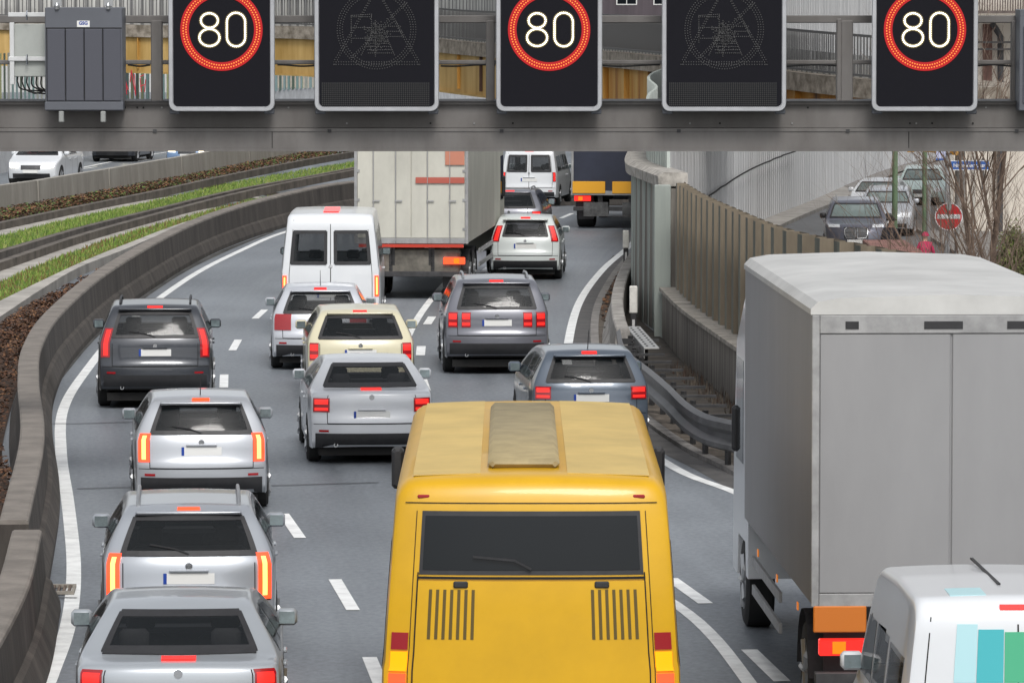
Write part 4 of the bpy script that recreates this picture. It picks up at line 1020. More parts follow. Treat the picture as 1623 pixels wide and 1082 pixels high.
def P_suv(L=4.65, H=1.68, zb=1.08):
    return [(.14, .32), (.0, .44), (.0, .70), (.05, .78), (.08, zb), (.36, H - .14), (.56, H - .03), (1.6, H), (2.6, H - .05), (2.85, H - .12), (3.45, zb + .07), (3.6, zb), (L - .25, .96), (L - .06, .80), (L, .50), (L - .12, .28)]
def P_sedan(L=4.65, H=1.44, zb=.97):
    return [(.14, .24), (.0, .36), (.0, .62), (.05, .72), (.06, .95), (.10, 1.02), (.20, 1.04), (.62, 1.06), (1.30, H - .06), (1.55, H - .01), (2.2, H), (2.8, H - .05), (3.05, H - .12), (3.62, zb + .05), (3.75, zb), (L - .2, .80), (L - .03, .64), (L, .45), (L - .12, .24)]
def P_van(L=5.6, H=2.42, zb=1.3):
    return [(.06, .36), (.0, .44), (.0, .60), (.04, .68), (.06, 1.3), (.14, H - .16), (.26, H - .02), (2.0, H), (L - 1.5, H - .04), (L - 1.3, H - .14), (L - .72, zb + .1), (L - .6, zb), (L - .12, 1.05), (L - .02, .85), (L, .5), (L - .1, .3)]
def P_caddy(L=4.5, H=1.86, zb=1.05):
    return [(.08, .30), (.0, .40), (.0, .62), (.03, .70), (.05, 1.05), (.12, H - .14), (.24, H - .02), (1.6, H), (L - 1.75, H - .05), (L - 1.55, H - .12), (L - .95, zb + .06), (L - .8, zb), (L - .2, .85), (L - .03, .7), (L, .45), (L - .12, .26)]
def at(x, s_):
    p = GS(x, s_); h = interp(HEAD, p.y); return p, -math.atan(h)
SILV = paint('silver_paint', (.42, .44, .47), metal=.35, rough=.3); WHITEP = paint('white_paint', (.66, .68, .70)); DARK = paint('anthracite_paint', (.05, .055, .065), metal=.3)
GREY = paint('grey_paint', (.16, .165, .19), metal=.35); CREAM = paint('taxi_cream', (.60, .56, .40)); BLUG = paint('blue_grey_paint', (.10, .125, .16), metal=.3)
def shell(P, W, zb, Wr, **k): return Shell(P, W, zb, Wr, **k)
hatch_sw = [(.75, 1.55, 1.0, 1.36), (1.65, 2.75, 1.0, 1.36)]
def car(kind, name, label, category, x, s_, m, **kw):
    p, rz = at(x, s_); p.z = drop(p.x, p.y)
    if 'rz' in kw: rz = kw.pop('rz')
    if kind == 'hatch':
        sh = shell(P_hatch(), kw.get('W', 1.76), .95, 1.20); o = dict(rw=(1.02, 1.38, .80), ws=(1.02, 1.37), sw=[(.62, 1.05, 1.0, 1.33), (1.12, 1.85, .99, 1.36), (1.93, 2.95, .99, 1.36)], tg=(.80, .58, .94), plate=.80, lights=[(.66, .97, .74, .98, RED)], chmsl=1.43, doors=(1.1, 1.9, 2.9), handles=(1.35, 2.2), wiper=1.03, antenna=.7, spoiler=.45, wr=.31)
    elif kind == 'wagon':
        sh = shell(P_wagon(), 1.80, .98, 1.24); o = dict(rw=(1.05, 1.40, .82), ws=(1.05, 1.38), sw=[(.75, 1.45, 1.03, 1.39), (1.55, 2.35, 1.02, 1.39), (2.43, 3.4, 1.02, 1.39)], tg=(.78, .60, .97), plate=.82, lights=[(.60, .97, .76, .98, RED)], chmsl=1.46, doors=(1.5, 2.4, 3.4), handles=(1.8, 2.7), wiper=1.06, rails=1, spoiler=.62, wr=.32)
    elif kind == 'suv':
        sh = shell(P_suv(), 1.86, 1.08, 1.34, zs=.3); o = dict(rw=(1.16, 1.54, .80), ws=(1.15, 1.54), sw=[(.65, 1.3, 1.13, 1.5), (1.38, 2.2, 1.12, 1.52), (2.28, 3.25, 1.12, 1.52)], tg=(.78, .70, 1.06), plate=.92, lights=[(.62, .97, .86, 1.08, RED)], chmsl=1.62, doors=(1.35, 2.25, 3.3), handles=(1.6, 2.5), wiper=1.17, rails=2, spoiler=.5, wr=.36, bump=.56, fl=(.84, .98), grille=(.58, .90), yw=(.9, 3.7))
    elif kind == 'sedan':
        sh = shell(P_sedan(), 1.80, .97, 1.18); o = dict(rw=(1.09, 1.36, .80), ws=(1.03, 1.33), sw=[(1.25, 2.05, 1.01, 1.33), (2.12, 3.2, 1.01, 1.33)], tg=(.74, .60, 1.0), plate=.72, lights=[(.62, .97, .74, .97, RED)], chmsl=1.065, ch=.004, doors=(1.3, 2.1, 3.2), handles=(1.55, 2.4), wr=.32)
    elif kind == 'van':
        sh = shell(P_van(), 1.96, 1.3, 1.66, zs=.34, pl=.5, bow=.08, r=.1); o = dict(rw=(1.45, 2.08, .84), ws=(1.42, 2.3), split=True, mid=True, sw=[(.5, 1.7, 1.4, 2.05), (1.85, 3.1, 1.4, 2.05), (3.3, 4.3, 1.4, 2.05)], tg=(.86, .62, 2.3), plate=.85, lights=[(.90, .99, .78, 1.18, RED)], chmsl=2.44, doors=(1.75, 3.2, 4.4), handles=(3.4,), wr=.34, bump=.56, fl=(.85, 1.05), grille=(.62, .9), zm=1.42, ym=4.45, mirm=BLACK, roofgap=.3, yw=(1.0, 4.6))
    elif kind == 'caddy':
        sh = shell(P_caddy(H=kw.pop('H', 1.86)), 1.84, 1.05, 1.56, zs=.28, pl=.5, bow=.08, r=.08); o = dict(rw=(1.12, 1.64, .82), ws=(1.12, 1.7), split=True, mid=True, sw=[(.4, 1.4, 1.12, 1.6), (1.55, 2.4, 1.12, 1.62), (2.5, 3.4, 1.12, 1.62)], tg=(.86, .6, 1.72), plate=.86, lights=[(.88, .99, .8, 1.25, RED)], chmsl=1.78, doors=(1.5, 2.45, 3.5), handles=(2.6,), wr=.32, zm=1.14, ym=3.3, roofgap=.2)
    o.update(kw); o.pop('W', None)
    if o.get('flip'):      # facing the camera: the given point is the front
        rz += math.pi; h = Vector((-math.sin(rz), math.cos(rz), 0)); p = p - h * sh.L * 1.0
    if 'z' in o: p.z = o['z']
    return vehicle(kind, name, label, category, p, rz, sh, m, o)
OB = 'vehicles on the motorway'
car('suv', 'suv', 'black suv in the left lane beside the dark barrier', 'car', 246, 98, DARK, lights=[(.82, .98, .84, 1.30, RED)], rails=2)
car('hatch', 'hatchback_car', 'silver grey estate in left lane with bright orange red brake strips, behind the black suv', 'car', 320, 122, SILV, lights=[(.80, .97, .66, 1.02, REDB, .014, 1)], chm=REDB)
car('wagon', 'estate_car', 'silver estate with orange red brake strips in left lane, middle of three silver cars', 'car', 300, 156, paint('light_silver', (.36, .385, .42), metal=.35), lights=[(.82, .97, .60, 1.06, REDB, .014, 1)], chm=REDB)
car('sedan', 'saloon_car', 'silver saloon cut off by the bottom edge in left lane', 'car', 283, 186, paint('ice_silver', (.40, .43, .46), metal=.35), lights=[(.76, .97, .74, 1.0, RED)], chm=RED)
car('van', 'van', 'white high roof van with split rear windows ahead of the silver hatchback', 'van', 524, 81.5, WHITEP, lights=[(.91, .995, .82, 1.22, REDB, .014, 1)])
car('hatch', 'hatchback_car', 'silver hatchback with dim pink tail lights between white van and cream taxi', 'car', 508, 89, paint('pearl_silver', (.50, .52, .56), metal=.2), lights=[(.62, .97, .72, 1.0, REDD)])
def taxi_sign(r, sh):
    MB().box(-.22, .22, 1.85, 1.98, sh.H + .01, sh.H + .13, .03).build('roof_sign', mat('taxi_sign', (.7, .6, .2), rough=.4), r)
car('wagon', 'taxi', 'cream taxi estate with dark rear window behind the silver hatchback', 'taxi', 572, 96.5, CREAM, lights=[(.80, .97, .70, .98, RED)], rails=0)
car('sedan', 'saloon_car', 'pale silver saloon in the middle lane behind the cream taxi', 'car', 590, 111, paint('white_silver', (.56, .58, .61), metal=.1), lights=[(.70, .97, .76, .96, RED)])
car('hatch', 'hatchback_car', 'small white hatchback with high tail lights in the right lane', 'car', 832, 68, paint('cool_white', (.58, .62, .61)), W=1.66, lights=[(.76, .97, .90, 1.26, RED)], rw=(1.02, 1.36, .68), antenna=1.9)
car('suv', 'suv', 'dark grey suv with silver roof rails and twin tail lights', 'car', 788, 90, GREY, rails=1, lights=[(.52, .70, .84, 1.10, RED), (.78, .96, .84, 1.10, RED)])
car('hatch', 'hatchback_car', 'dark blue grey hatchback in right lane just ahead of the yellow bus', 'car', 938, 108, BLUG, lights=[(.70, .97, .78, .96, RED)], rw=(1.03, 1.38, .80))
car('wagon', 'estate_car', 'grey estate ahead of the small white hatchback', 'car', 806, 60.5, GREY, lights=[(.7, .97, .78, .96, RED)])
car('caddy', 'van', 'white high roofed car farthest ahead beside the dark tipper lorry', 'van', 838, 49, WHITEP, lights=[(.88, .99, .8, 1.1, RED)])
# delivery van at the lower right with teal and green livery
def livery(r, sh):
    T = mat('teal_livery', (.06, .42, .46), rough=.3); Gn = mat('green_livery', (.07, .40, .22), rough=.3); LT = mat('pale_teal_livery', (.42, .66, .70), rough=.3)
    for (a, b, z0, z1, m_) in [(-.60, -.40, 1.45, 1.90, LT), (-.39, -.14, 1.45, 1.86, T), (-.13, .06, 1.45, 1.84, Gn)]:
        sh.patch(lambda z, f: sh.Rear(f, z), (z0, z1), (a, b), .008, 3, 5).build('livery_band', m_, r, smooth=True)
    for k, (x0, x1, m_) in enumerate([(-.50, -.22, LT)]):
        sh.patch(lambda y, x: sh.Top(x, y), (.34, .75), (x0, x1), .004, 6, 4).build('livery_band', m_, r, smooth=True)
    mb = MB()
    for x in (-.05,): mb.box(x - .012, x + .012, .9, 2.7, sh.H + .012, sh.H + .026)
    mb.build('roof_rib', BLACK, r)
q = car('caddy', 'delivery_van', 'white delivery van with teal and green livery at lower right corner', 'van', 1614, 205, WHITEP, extra=livery, rz=.03, H=2.1, rw=(1.1, 1.38, .82), chmsl=2.02, tg=(.86, .6, 1.95))
# far carriageway, coming towards us
car('sedan', 'saloon_car', 'white oncoming car with lit headlights at the far left edge', 'car', 48, 46.0, WHITEP, flip=True, rz=-.14, hl=HLON, z=0)
car('wagon', 'estate_car', 'blue oncoming car with headlights just under the gantry beam', 'car', 296, 42, paint('pale_blue_paint', (.22, .34, .55)), flip=True, rz=-.15, hl=HLON, z=0)
car('hatch', 'hatchback_car', 'dark oncoming car behind the white oncoming one', 'car', 176, 40.5, DARK, flip=True, rz=-.15, hl=HLON, z=0)
car('wagon', 'estate_car', 'blue white car seen through the gap beside the middle 80 display', 'car', 742, 25.5, paint('ice_blue_paint', (.4, .5, .62)), flip=True, rz=-.5, z=-1.9)
# parked cars on the side street (facing the camera)
def parked(kind, name, label, x, s_, m, rz=0.0, **kw):
    p = GS(x, s_); q = car(kind, name, label, 'car', x, s_, m, flip=True, rz=rz, z=STREET, fglass=PGLASS, group='cars parked along the side street', **kw); return q
parked('suv', 'parked_suv', 'parked dark grey suv facing the camera with twin chrome kidney grille', 1357, 53.8, paint('violet_grey_paint', (.13, .135, .17), metal=.4), rails=1, slats=True, mirm=BLACK, grille=(.58, .91), fl=(.90, .98), rz=-.06)
parked('wagon', 'parked_car', 'parked silver estate directly behind the dark grey suv', 1404, 49.5, SILV, rz=-.1)
parked('sedan', 'parked_car', 'parked white saloon third in line on the side street', 1386, 46.8, WHITEP, rz=-.16)
parked('hatch', 'parked_car', 'parked pale green white hatchback uphill behind the green pole', 1461, 44.0, paint('mint_white_paint', (.46, .56, .53)), W=1.72, hl=WLENS, rz=-.1)
# ------------------------------------------------------------------ lorries
def lorry(name, label, x, s_, L, H, W, zb, body_m, side_m, roof_m, rz=None, doors=True, cabm=None, extra=None, redc=RED, roofcap=.10, under=DST, z=0):
    p, r0 = at(x, s_); rz = r0 if rz is None else rz; r = thing(name, label, 'lorry', (p.x, p.y, z), rz)
    w = W / 2
    MB().box(-w, w, 0, L, zb, H - roofcap, .012).build('cargo_box', side_m, r)
    MB().sweep([(0, -.02, 0), (0, L + .02, 0)], [(w + .012, H - roofcap - .03), (w + .012, H - roofcap + .02), (w - .05, H - .015), (w - .25, H + .02), (0, H + .05), (-w + .25, H + .02), (-w + .05, H - .015), (-w - .012, H - roofcap + .02), (-w - .012, H - roofcap - .03)], True).build('roof', roof_m, r, smooth=35)
    fr = mat('box_frame', (.33, .33, .33), rough=.45, metal=.3, var=.2)
    for xx in (-w, w - .07): MB().box(xx + .0, xx + .07, -.03, .0, zb - .02, H - roofcap - .035, .006).build('corner_post', fr, r)
    MB().box(-w + .071, w - .071, -.03, 0, zb - .02, zb + .1, .006).build('rear_sill', fr, r); MB().box(-w + .071, w - .071, -.03, 0, H - roofcap - .2, H - roofcap - .035, .006).build('rear_header', fr, r)
    if doors:
        for a, b in ((-w + .075, -.01), (.01, w - .075)):
            d = MB().box(a, b, -.02, .0, zb + .105, H - roofcap - .205, .006).build('cargo_door', body_m, r)
            for t in ((.3, .72) if doors == True else ()):
                xx = a + (b - a) * t; mb = MB().tube([(xx, -.045, zb + .02), (xx, -.045, H - roofcap - .1)], .013, 8)
                mb.box(xx - .02, xx + .14, -.06, -.045, zb + .9, zb + .93).build('lock_bar', mat('lock_bar_steel', (.45, .45, .45), rough=.4, metal=.6), d, smooth=True)
            hx_ = a if a < -.1 else b
            for k in range(4 if doors == True else 0): zz = zb + .3 + k * (H - zb - .8) / 3; MB().box(hx_ - .05, hx_ + .05, -.034, -.021, zz - .03, zz + .03).build('hinge', fr, d)
    MB().box(-.45, -.37, .1, L + .8, .75, zb).box(.37, .45, .1, L + .8, .75, zb).build('chassis', DST, r)
    ub = MB().box(-w + .05, w - .05, .08, .2, .5, .62, .01).box(-.5, -.42, .1, .18, .6, zb).box(.42, .5, .1, .18, .6, zb).build('underrun_bar', under, r)
    for sg in (-1, 1):
        a, b = sorted((sg * (w - .55), sg * (w - .08))); q = MB().box(a, b, .02, .12, .78, .93, .01).build('tail_light', redc, r)
        a, b = sorted((sg * (w - .32), sg * (w - .2))); MB().box(a, b, .005, .02, .8, .91).build('indicator', AMBER, q)
        MB().box(sg * (w - .38) - .22, sg * (w - .38) + .22, .45, .47, .25, .95).build('mudflap', BLACK, r)
    ya = [1.3] + ([2.6] if L > 9 else [])
    for y in ya:
        for sg in (-1, 1): wheel(r, sg * (w - .32), y, .48, .5)
        for sg in (-1, 1):
            P = [(sg * (w - .32), y + .58 * math.cos(a), .48 + .58 * math.sin(a)) for a in [math.pi * k / 10 for k in range(11)]]
            mb = MB(); mb.grid([[Vector((p_[0] - .27, p_[1], p_[2])), Vector((p_[0] + .27, p_[1], p_[2]))] for p_ in P]).build('mudguard', BLACK, r)
    for sg in (-1, 1): MB().box(sg * (w - .03) - .015, sg * (w - .03) + .015, 3.4, L - .8, .55, .65).box(sg * (w - .03) - .015, sg * (w - .03) + .015, 3.4, L - .8, .85, .95).build('side_guard', fr, r)
    for sg in (-1, 1): wheel(r, sg * (w - .22), L + .95, .48, .3)
    c = MB().sweep([(-w + .05, 0, 0), (w - .05, 0, 0)], [(-(L + .12), .6), (-(L + .12), H - .5), (-(L + .5), H - .42), (-(L + 1.7), H - 1.0), (-(L + 2.05), 1.75), (-(L + 2.15), .5), (-(L + 1.5), .5), (-(L + 1.4), .95), (-(L + .5), .95), (-(L + .4), .6)], True).build('cab', cabm or body_m, r, smooth=30)
    MB().sweep([(-w + .15, 0, 0), (w - .15, 0, 0)], [(-(L + 1.76), H - 1.06), (-(L + 2.06), 1.8), (-(L + 2.07), 1.8), (-(L + 1.77), H - 1.06)], True).build('windscreen', GLASS, c)
    for sg in (-1, 1):
        MB().box(sg * (w - .05) - .004, sg * (w - .05) + .004, L + .8, L + 1.7, 1.75, H - 1.15).build('side_window', GLASS, c)
        MB().box(sg * (w - .06) - .06, sg * (w - .06) + .06, L + 1.7, L + 1.8, 1.8, 2.3, .03).build('mirror', BLACK, c)
    if extra: extra(r, w)
    return r
GBOX = mat('grey_tarpaulin', (.27, .27, .275), rough=.5, var=.10, vscale=.5, vstretch=(1, 1, .35), bump=.05, bscale=3)
RW_ = mat('box_roof_white', (.50, .50, .485), rough=.5, var=.14, vscale=.9)
def grey_extra(r, w):
    MB().box(-w + .02, -w + .5, -.05, -.03, 1.0, 1.24, .01).build('warning_panel', mat('orange_panel', (.55, .16, .02), rough=.4), r)
    for sg in (-1, 1):
        for k in range(3): MB().box(sg * (w + .004) - .006, sg * (w + .004) + .006, 1.2 + 2.2 * k, 1.3 + 2.2 * k, 1.05, 1.12).build('side_marker', AMBER, r)
    for a, b in ((-w + .3, -w + .42), (-.25, .1), (.5, .9)): MB().box(a, b, -.036, -.031, 3.87 - .13, 3.87 - .06).build('header_marker', BLACK, r)
lorry('box_lorry', 'grey box lorry with pale roof filling the right foreground', 1504, 175, 7.4, 4.0, 2.52, 1.25, GBOX, GBOX, RW_, rz=-.025 + .06, cabm=WHITEP, extra=grey_extra, doors=2)
CBOX = mat('cream_tarpaulin', (.50, .49, .43), rough=.55, var=.13, vscale=.9, vstretch=(1, 1, .5)); 
def cream_extra(r, w):
    m_ = mat('faded_red_stripe', (.42, .10, .07), rough=.5)
    MB().box(.1, w - .08, -.055, -.048, 2.55, 2.68).build('red_stripe', m_, r)
    MB().box(w - .5, w - .08, -.056, -.049, 2.95, 3.75).build('red_panel', mat('salmon_panel', (.5, .2, .13), rough=.5), r)
    MB().box(-w + .1, w - .1, -.06, -.03, 1.15, 1.22).build('reflective_strip', mat('red_reflective', (.5, .05, .03), rough=.3), r)
    MB().box(-w + .2, w - .2, .1, .6, .55, 1.1, .05).build('tail_lift', mat('dirty_tail_lift', (.13, .12, .10), rough=.7, var=.4, vscale=3), r)
lorry('box_lorry', 'cream box lorry with tall dirty tail behind the gantry', 652, 72.5, 9.6, 3.95, 2.5, 1.25, CBOX, CBOX, RW_, extra=cream_extra, redc=REDB, rz=-.07)
NAVY = mat('navy_tipper', (.022, .026, .045), rough=.45, var=.2, vscale=1)
def tip_extra(r, w):
    m_ = mat('amber_reflective', (.75, .36, .02), rough=.4)
    for a, b in ((-w + .04, -.28), (-.08, w - .04)): MB().box(a, b, -.06, -.03, 1.0, 1.34, .01).build('marking_board', m_, r)
    for sg in (-1, 1): MB().box(sg * .55 - .35, sg * .55 + .35, .02, .06, .35, .75).build('mud_sheet', mat('mud_sheet', (.08, .08, .08), rough=.8, var=.5), r)
lorry('tipper_lorry', 'dark navy lorry with amber marking boards farthest right under the gantry', 975, 56, 6.5, 3.0, 2.5, .97, NAVY, NAVY, NAVY, extra=tip_extra, doors=False, roofcap=.06, rz=-.11)

# ------------------------------------------------------------------ yellow bus
YEL = mat('bus_yellow', (.60, .335, .002), rough=.38, var=.07, vscale=1.1, coat=.2); BTAN = mat('bus_roof_dusty', (.56, .40, .13), rough=.55, var=.12, vscale=1)
bs, brz = at(842, 192)
bus = thing('bus', 'yellow bus with wide black rear window in the foreground centre', 'bus', bs, .0)
bl = 8.2; bh = 2.78
bp_ = [(.06, .34), (.0, .42), (.0, .95), (.02, 1.75), (.05, 2.05), (.14, bh - .14), (.30, bh - .02), (2, bh), (bl - .4, bh - .01), (bl - .1, bh - .2), (bl, 1.2), (bl, .5), (bl - .08, .34)]
sh = Shell(bp_, 2.5, 1.2, 2.22, bow=.12, bowf=.2, zs=.32, r=.17, rr=.25, crown=.03, ptr=.02, ptf=.04, pl=.6)
sh.body(YEL, bus)
sh.patch(lambda z, f: sh.Rear(f, z), (1.98, 2.50), (-.80, .80), .006, 6, 14).build('window_seal', BLACK, bus, smooth=True)
sh.patch(lambda z, f: sh.Rear(f, z), (2.02, 2.46), (-.775, .775), .012, 6, 14).build('rear_window', GLASS, bus, smooth=True)
pnl = sh.patch(lambda z, f: sh.Rear(f, z), (.72, 1.93), (-.80, .80), .014, 8, 14).build('engine_cover', YEL, bus, smooth=True)
for f0 in (-.72, .42):
    mb = MB()
    for k in range(7):
        f = f0 + k * .05; sh.patch(lambda z, q: sh.Rear(q, z), (1.45, 1.86), (f, f + .022), .018, 5, 1, mb, False)
    mb.build('vent_slots', mat('vent_dark', (.10, .065, .01), rough=.6), pnl)
mb = MB()
for f in (-.81, .80): sh.patch(lambda z, q: sh.Rear(q, z), (.7, 2.0), (f, f + .009), .016, 8, 1, mb, False)
sh.patch(lambda q, z: sh.Rear(q, z), (-.81, .81), (1.945, 1.965), .016, 12, 1, mb, False)
mb.build('shut_lines', GAP, bus)
for sg in (-1, 1):
    for z0, z1, m_ in ((.95, 1.16, REDB), (1.18, 1.34, mat('orange_lens', (.8, .25, .0), rough=.2, emit=(1, .3, 0), estr=.9)), (1.36, 1.50, REDD)):
        a, b = sorted((sg * .85, sg * .965)); sh.patch(lambda z, f: sh.Rear(f, z), (z0, z1), (a, b), .014, 4, 4).build('tail_light', m_, bus, smooth=True)
    for k in range(4):
        y0 = .6 + k * 1.85
        sh.patch(lambda y, z: sh.Side(y, z, sg), (y0, y0 + 1.72), (1.15, 2.2), .006, 6, 6).build('side_window', GLASS, bus, smooth=True)
for y in (1.7, 6.3):
    arch(sh, y, .46, bus)
    for sg in (-1, 1): wheel(bus, sg * 1.08, y, .46, .26)
MB().box(-.36, .24, .75, 6.6, bh + .01, bh + .09, .04).build('roof_unit', mat('roof_unit_grey', (.33, .265, .14), rough=.6, var=.15), bus, smooth=50)
for a, b in ((-.98, -.42), (.30, .98)): sh.patch(lambda y, x: sh.Top(x, y), (.42, 7.6), (a, b), .005, 16, 4).build('roof_panel', BTAN, bus, smooth=True)
sh.patch(lambda z, f: sh.Front(f, z), (1.1, 2.4), (-.9, .9), .008, 6, 12).build('windscreen', GLASS, bus, smooth=True)
sh.patch(lambda z, f: sh.Rear(f, z), (.36, .6), (-.93, .93), .015, 3, 12).build('bumper', BLACK, bus, smooth=True)
for sg in (-1, 1): MB().box(sg * 1.28 - .06, sg * 1.28 + .06, bl - .2, bl + .05, 1.9, 2.3, .03).build('mirror', BLACK, bus)
MB().box(-.26, .26, -.025, -.018, .8, .91).build('number_plate', PLATE, bus)
sh.patch(lambda q, z: sh.Rear(q, z), (-.93, .93), (2.56, 2.568), .006, 12, 1, None, False).build('roof_seam', GAP, bus)
for f in (-.84, .84): sh.patch(lambda z, q: sh.Rear(q, z), (.62, 2.5), (f - .003, f + .003), .004, 10, 1, None, False).build('corner_seam', GAP, bus)
for f in (-.5, .5):
    p = sh.Rear(f, 1.90); MB().box(p.x - .06, p.x + .06, p.y - .035, p.y, 1.875, 1.93, .01).build('hinge', BLACK, pnl)
    p = sh.Rear(f, .98); MB().box(p.x - .04, p.x + .04, p.y - .03, p.y, .95, 1.01, .008).build('latch', CHROME, pnl)
for f in (-.8, .8):
    p = sh.Rear(f, 2.64); MB().box(p.x - .05, p.x + .05, p.y - .02, p.y + .02, 2.6, 2.63, .008).build('marker_light', REDD, bus)
MB().tube([sh.Rear(.0, 2.03) + Vector((0, -.03, 0)), sh.Rear(-.12, 2.1) + Vector((0, -.035, 0)), sh.Rear(-.42, 2.13) + Vector((0, -.035, 0))], .012, 5).build('wiper', BLACK, bus)
# ------------------------------------------------------------------ side street furniture, people, bare shrubs
GPL = mat('green_pole_paint', (.15, .23, .13), rough=.6, var=.25, vscale=3, vstretch=(1, 1, .3)); GVP = mat('grey_pole', (.30, .30, .30), rough=.5, metal=.3, var=.15)
def pole(name, label, x, s_, r_, h, m, group=None, cat_='pole'):
    p = GS(x, s_); p.z = STREET; t = thing(name, label, cat_, p, 0, group)
    MB().tube([(0, 0, 0), (0, 0, h)], r_, 12).build('shaft', m, t, smooth=True); MB().tube([(0, 0, 0), (0, 0, .25)], r_ * 1.6, 12).build('base', m, t, smooth=True); return t
pole('lamp_post', 'green painted pole left of the bare shrub branches beside dark suv', 1418, 56, .08, 9, GPL, 'green poles')
pole('lamp_post', 'green painted pole in front of the pale green hatchback', 1465, 57, .065, 8, GPL, 'green poles')
pole('pipe_post', 'grey bollard post standing just right of the second green pole', 1471, 57, .07, 2.5, GVP)
t = pole('street_sign', 'grey post carrying the blue street name sign', 1501, 62, .055, 6.8, GVP, None, 'street sign')
sc_ = 62.0; z0 = CAMH - (261 + 19) / sc_ - STREET
t2 = MB().box(.06, 1.06, -.09, -.06, z0 - .125, z0 + .125, .008).build('name_plate', mat('sign_blue', (.015, .09, .33), rough=.4), t)
mb = MB()
for b in ((.06, 1.06, -.094, -.091, z0 + .105, z0 + .125), (.06, 1.06, -.094, -.091, z0 - .125, z0 - .105), (.06, .08, -.094, -.091, z0 - .104, z0 + .104), (1.04, 1.06, -.094, -.091, z0 - .104, z0 + .104)): mb.box(*b)
SWH = mat('sign_white', (.72, .73, .74), rough=.4)
mb.build('border', SWH, t2)
text_part('Hirkendorferstr.', .135, (.56, -.096, z0 - .005), SWH, t2, bold=.003, sx=.93)
z1 = CAMH - (243 + 19) / sc_ - STREET
MB().box(-.30, -.06, -.09, -.06, z1 - .12, z1 + .14, .006).build('number_sign', mat('sign_pale_blue', (.45, .48, .66), rough=.4), t)
MB().box(-.31, -.05, -.085, -.065, z1 - .16, z1 - .121, .004).build('number_sign_edge', mat('sign_blue', (0, 0, 0)), t)
MB().box(-.06, .1, -.06, .06, z0 - .02, z0 + .02).box(-.06, .1, -.06, .06, z1 - .02, z1 + .02).build('clamp', DST, t)
# no entry sign
s_ = 70.0; p = GS(1503, s_); p.z = STREET; ne = thing('no_entry_sign', 'round red no entry sign with white bar among bare branches', 'traffic sign', p)
zc = CAMH - (342 + 19) / s_ - STREET; R_ = .315
MB().tube([(0, .04, 0), (0, .04, zc + .55)], .035, 10).build('post', GVP, ne, smooth=True)
def discm(r0, r1, y, n_=40): return MB().grid([[Vector((r0 * math.cos(6.2832 * k / n_), y, zc + r0 * math.sin(6.2832 * k / n_))) for k in range(n_)], [Vector((r1 * math.cos(6.2832 * k / n_), y, zc + r1 * math.sin(6.2832 * k / n_))) for k in range(n_)]], True)
MB().lathe([(-.0, 0.001), (-.0, R_), (.015, R_), (.015, .001)], (0, -.015, zc), 'y', 40).build('disc', mat('sign_red', (.55, .012, .02), rough=.4), ne)
discm(R_ * .93, R_, -.018).build('white_rim', SWH, ne)
MB().box(-.26, .26, -.020, -.016, zc - .05, zc + .05).build('bar', SWH, ne)
MB().box(-.05, .05, -.03, -.021, zc + .14, zc + .36).build('bracket', mat('galv_foot', (.3, .3, .3)), ne)
# pale distribution cabinet and low brick wall
p = GS(1511, 68); p.z = STREET; c_ = thing('street_cabinet', 'pale grey street cabinet below the no entry sign', 'cabinet', p)
MB().box(-.3, .3, -.2, .2, 0, 1.35, .02).build('case', mat('cabinet_pale', (.45, .47, .47), rough=.5, var=.15, vscale=2), c_); MB().box(-.27, .27, -.215, -.2, .1, 1.25, .01).build('door', mat('cabinet_door', (.5, .52, .52), rough=.5), c_)
MB().box(-.33, .33, -.23, .23, 1.35, 1.42, .01).build('lid', GVP, c_)
a, b = GS(1392, 74), GS(1462, 74)
o = MB().box(0, b.x - a.x, 0, 5, 0, CAMH - (397 + 19) / 74 - STREET, .01).build('garden_wall', mat('red_brown_wall', (.24, .12, .10), rough=.9, var=.3, vscale=3, bump=.3)); o.location = (a.x, a.y, STREET); tag(o, 'low red brown garden wall behind the grey lorry roof', 'wall')
# bare shrubs
BARK = mat('twig_bark', (.13, .085, .06), rough=.9, var=.4, vscale=6, col2=(.22, .16, .12)); BARK2 = mat('trunk_bark', (.12, .085, .065), rough=.95, var=.4, vscale=5, vstretch=(1, 1, .3), bump=.5)
def branch(mb, p, d, L, r_, lev, rnd, up=.15):
    P = [p]; R = [r_]; n_ = 5
    for k in range(n_):
        d = (d + Vector((rnd.uniform(-.13, .13), rnd.uniform(-.13, .13), rnd.uniform(-.05, .13) * up * 5))).normalized(); P.append(P[-1] + d * L / n_); R.append(r_ * (1 - .13 * (k + 1)))
    mb.tube(P, R, 5, False)
    if lev > 0:
        for k in range(1, n_ + 1):
            for q in range(rnd.choice([1, 1, 2])):
                a = rnd.uniform(0, 6.28); sd_ = Vector((math.cos(a), math.sin(a) * .8, rnd.uniform(.1, .9))); branch(mb, P[k], (d * .8 + sd_ * .75).normalized(), L * rnd.uniform(.45, .75), R[k] * .62, lev - 1, rnd, up)
